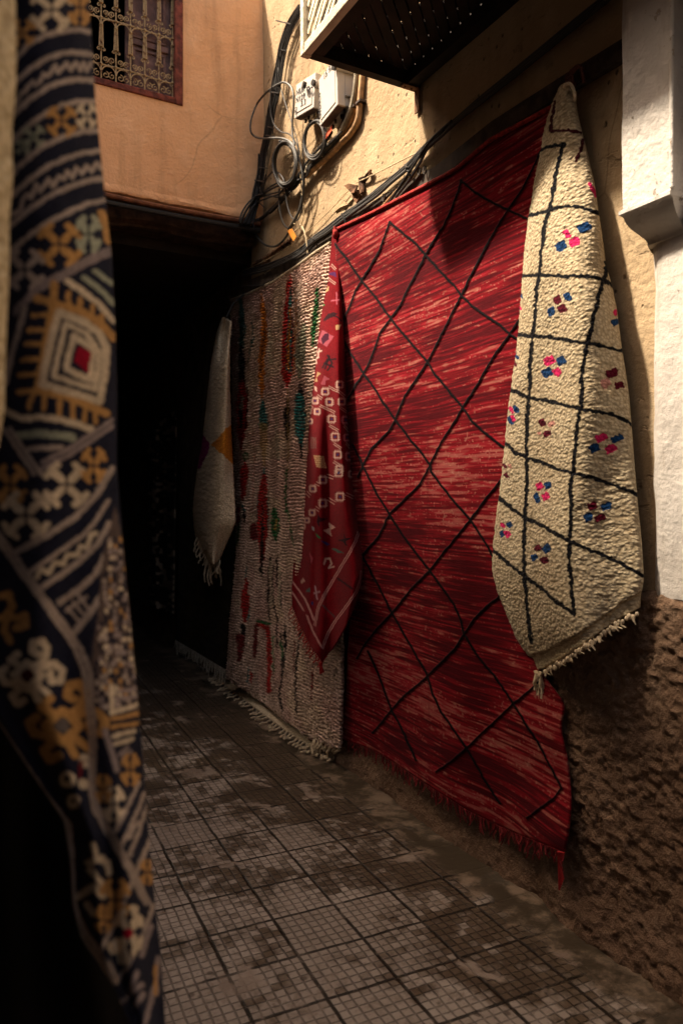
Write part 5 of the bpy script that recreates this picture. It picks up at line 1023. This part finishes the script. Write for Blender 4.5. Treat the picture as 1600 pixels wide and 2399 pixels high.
for q in ([(590, 1400), (690, 1510)], [(640, 1350), (730, 1450)], [(690, 1290), (770, 1400)], [(580, 1420), (760, 1300)]): G(g3, q, 15, TA)
G(g3, [(630, 1640), (760, 1480), (880, 1300)], 28, TA)
R.poly(g3([(900, 950), (1010, 500), (1100, 1000), (1180, 2000), (1215, 2300), (800, 2300), (790, 1900), (850, 1500)]), (.10, .072, .062))
for (x, y, c) in [(x, y, c) for x in range(800, 1200, 42) for y in range(800, 2260, 52) for c in [random.choice([ORG_, TA, CR_, BG, BG, MV])] if x > 960 - (y - 800) * .11 and x < 1080 + (y - 900) * .11]: R.blob(*g3([(x + random.uniform(-12, 12), y + random.uniform(-14, 14))])[0], 4.5, 6.0, c)
for o in (-26, 26): G(g3, [(-40 + o, 740), (0 + o, 800), (110 + o, 950), (250 + o, 1150), (400 + o, 1350), (560 + o, 1570), (680 + o, 1750), (760 + o, 1950), (790 + o * .6, 2260)], 21, TA)
G(g3, [(-60, 1310), (80, 1280), (105, 1380), (60, 1460), (150, 1490), (215, 1460), (225, 1550), (140, 1575)], 34, ORG_); G(g3, [(60, 1480), (40, 1600), (85, 1690)], 32, ORG_); G(g3, [(-40, 1500), (60, 1470)], 32, ORG_)
def hook(w, x, y, s, c, cen, k, mir=1):
    f = lambda L: [(x + mir * a * s, y + e * s) for a, e in L]
    for L in ([(0, -110), (130, 0), (0, 120), (-120, 0), (0, -110)], [(70, -90), (150, -140), (170, -240), (120, -300), (50, -290), (40, -210), (90, -190)], [(110, -80), (240, -100), (310, -40), (290, 50), (210, 50), (200, -20)], [(-80, -90), (-150, -130), (-90, -190)], [(90, 90), (180, 160)], [(40, 120), (90, 210)], [(-90, 80), (-200, 60), (-240, -20), (-190, -60)], [(-60, 110), (-130, 180), (-90, 250), (-30, 220)]): R.line(w(f(L)), 33 * s * k, c, 2.0)
    X0, Y0 = w([(x, y)])[0]; R.blob(X0, Y0, 52 * s * k, 50 * s * k, cen)
hook(g3, 240, 1990, 1.0, CR_, (.05, .002, .004), .268)
hook(g4, 430, 295, .95, ORG_, (.12, .10, .09), .34, 1)
for (x, y, r) in ((590, 540, 48), (465, 670, 55), (505, 820, 46), (575, 700, 34)): R.blob(*g4([(x, y)])[0], r * .34, r * .34, CR_)
for (x, y, r) in ((460, 660, 20), (505, 815, 16)): R.blob(*g4([(x, y)])[0], r * .34, r * .34, BG)
G(g4, [(560, 550), (552, 650)], 16, (.14, .006, .01), .34)
for o in (-20, 20): G(g4, [(-40 + o, 270), (0 + o, 330), (130 + o, 520), (260 + o, 720), (400 + o, 900), (470 + o * .7, 985), (490 + o * .5, 1240), (500 + o * .5, 1400), (512 + o * .6, 1560), (570 + o, 1720), (680 + o, 1880), (800 + o, 2060)], 15, TA, .34)
G(g4, [(800, 2070), (900, 1930), (960, 1800), (1060, 1540)], 14, TA, .34)
for o in (-16, 16): G(g4, [(600 + o, -20), (640 + o, 300), (635 + o, 700), (665 + o, 880), (780 + o, 1080), (920 + o, 1330), (1020 + o, 1530)], 14, TA, .34)
G(g4, [(1060, 1030), (930, 1330), (820, 1600), (690, 1860)], 17, TA, .34)
for a, e, c in (((780, 205), (950, 150), CR_), ((775, 250), (955, 215), ORG_), ((770, 310), (950, 280), ORG_), ((785, 370), (930, 330), CR_), ((790, 425), (910, 388), CR_), ((770, 20), (770, 210), CR_), ((820, 60), (960, 40), MV), ((820, 110), (960, 90), MV)): G(g4, [a, e], 15, c, .34)
G(g4, [(720, 330), (760, 450), (805, 605)], 20, MV, .34); G(g4, [(820, 500), (880, 440), (840, 540), (900, 470)], 10, MV, .34)
Xm(g4, 900, 600, 100, ORG_, .34, .55); Xm(g4, 785, 840, 110, CR_, .34, .6); Xm(g4, 712, 730, 85, ORG_, .34, .55)
for q in ([(780, 1045), (870, 880), (960, 690)], [(840, 1120), (930, 930), (1000, 760)], [(895, 1190), (960, 1020), (1010, 860)], [(860, 1080), (900, 1060), (920, 1000), (960, 960)]): G(g4, q, 14, TA, .34)
Xm(g4, 1015, 1310, 80, ORG_, .34, .5)
for q in ([(640, 1120), (665, 1210), (740, 1240), (755, 1310)], [(605, 1245), (710, 1210)], [(620, 1290), (725, 1415)], [(535, 1475), (640, 1410), (715, 1480)], [(600, 1530), (640, 1590)]): G(g4, q, 24, CR_, .34)
Xm(g4, 795, 1500, 130, ORG_, .34, .7); Xm(g4, 715, 1640, 80, ORG_, .34, .7); Xm(g4, 890, 1720, 140, CR_, .34, .6)
for (x, y, r) in ((925, 1560, 30), (960, 1640, 34), (850, 1905, 42), (790, 1830, 46)): R.blob(*g4([(x, y)])[0], r * .34, r * .34, CR_)
R.blob(*g4([(880, 1730)])[0], 12, 12, RED_)
for q in ([(870, 2190), (900, 2100), (950, 2000)], [(900, 2150), (980, 2080)], [(1000, 2350), (1040, 2200), (1060, 2100)], [(920, 2250), (990, 2150)], [(980, 1880), (1040, 1680)], [(1090, 1900), (1075, 2150)]): G(g4, q, 18, MV, .34)
G(g4, [(1075, 1960), (1068, 2150)], 14, ORG_, .34)
wv = vn((R.px + .35 * R.py) / 2.6, (R.py - .35 * R.px) / 1.9, 170); R.col *= (.62 + .76 * wv)[:, None]; R.col *= (.8 + .4 * fbm(R.px / 45, R.py / 45, 171, 3))[:, None]
R.build('weave', MAT_NAVY, P, nv_, .006)
# the shaded cloth behind its open lower side
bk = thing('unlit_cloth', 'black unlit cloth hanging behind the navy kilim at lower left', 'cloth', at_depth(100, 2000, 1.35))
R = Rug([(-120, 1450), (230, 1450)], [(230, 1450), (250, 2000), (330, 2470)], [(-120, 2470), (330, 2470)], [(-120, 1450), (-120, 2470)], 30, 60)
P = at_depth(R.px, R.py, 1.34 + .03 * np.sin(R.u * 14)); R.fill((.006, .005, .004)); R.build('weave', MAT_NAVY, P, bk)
# edge of a cream rug, closest of all
ce = thing('cream_rug_edge', 'blurred edge of a cream rug at far left, nearest the viewer', 'rug', at_depth(0, 500, .8))
R = Rug([(-120, -40), (36, -40)], [(36, -40), (39, 120), (37, 220), (28, 310), (31, 420), (22, 520), (22, 640), (16, 760), (12, 860), (11, 960), (-6, 1060), (-28, 1130), (-50, 1400), (-60, 1800), (-60, 2100)], [(-120, 2100), (-60, 2100)], [(-120, -40), (-120, 2100)], 40, 300, .008)
P = at_depth(R.px, R.py, .82 + .05 * R.u ** 4); R.fill((.62, .51, .33)); R.paint(sstep(.4, .7, fbm(R.px / 20, R.py / 20, 180, 4)) * .5, (.50, .40, .25)); R.build('pile', MAT_CREAM, P, ce, .02)
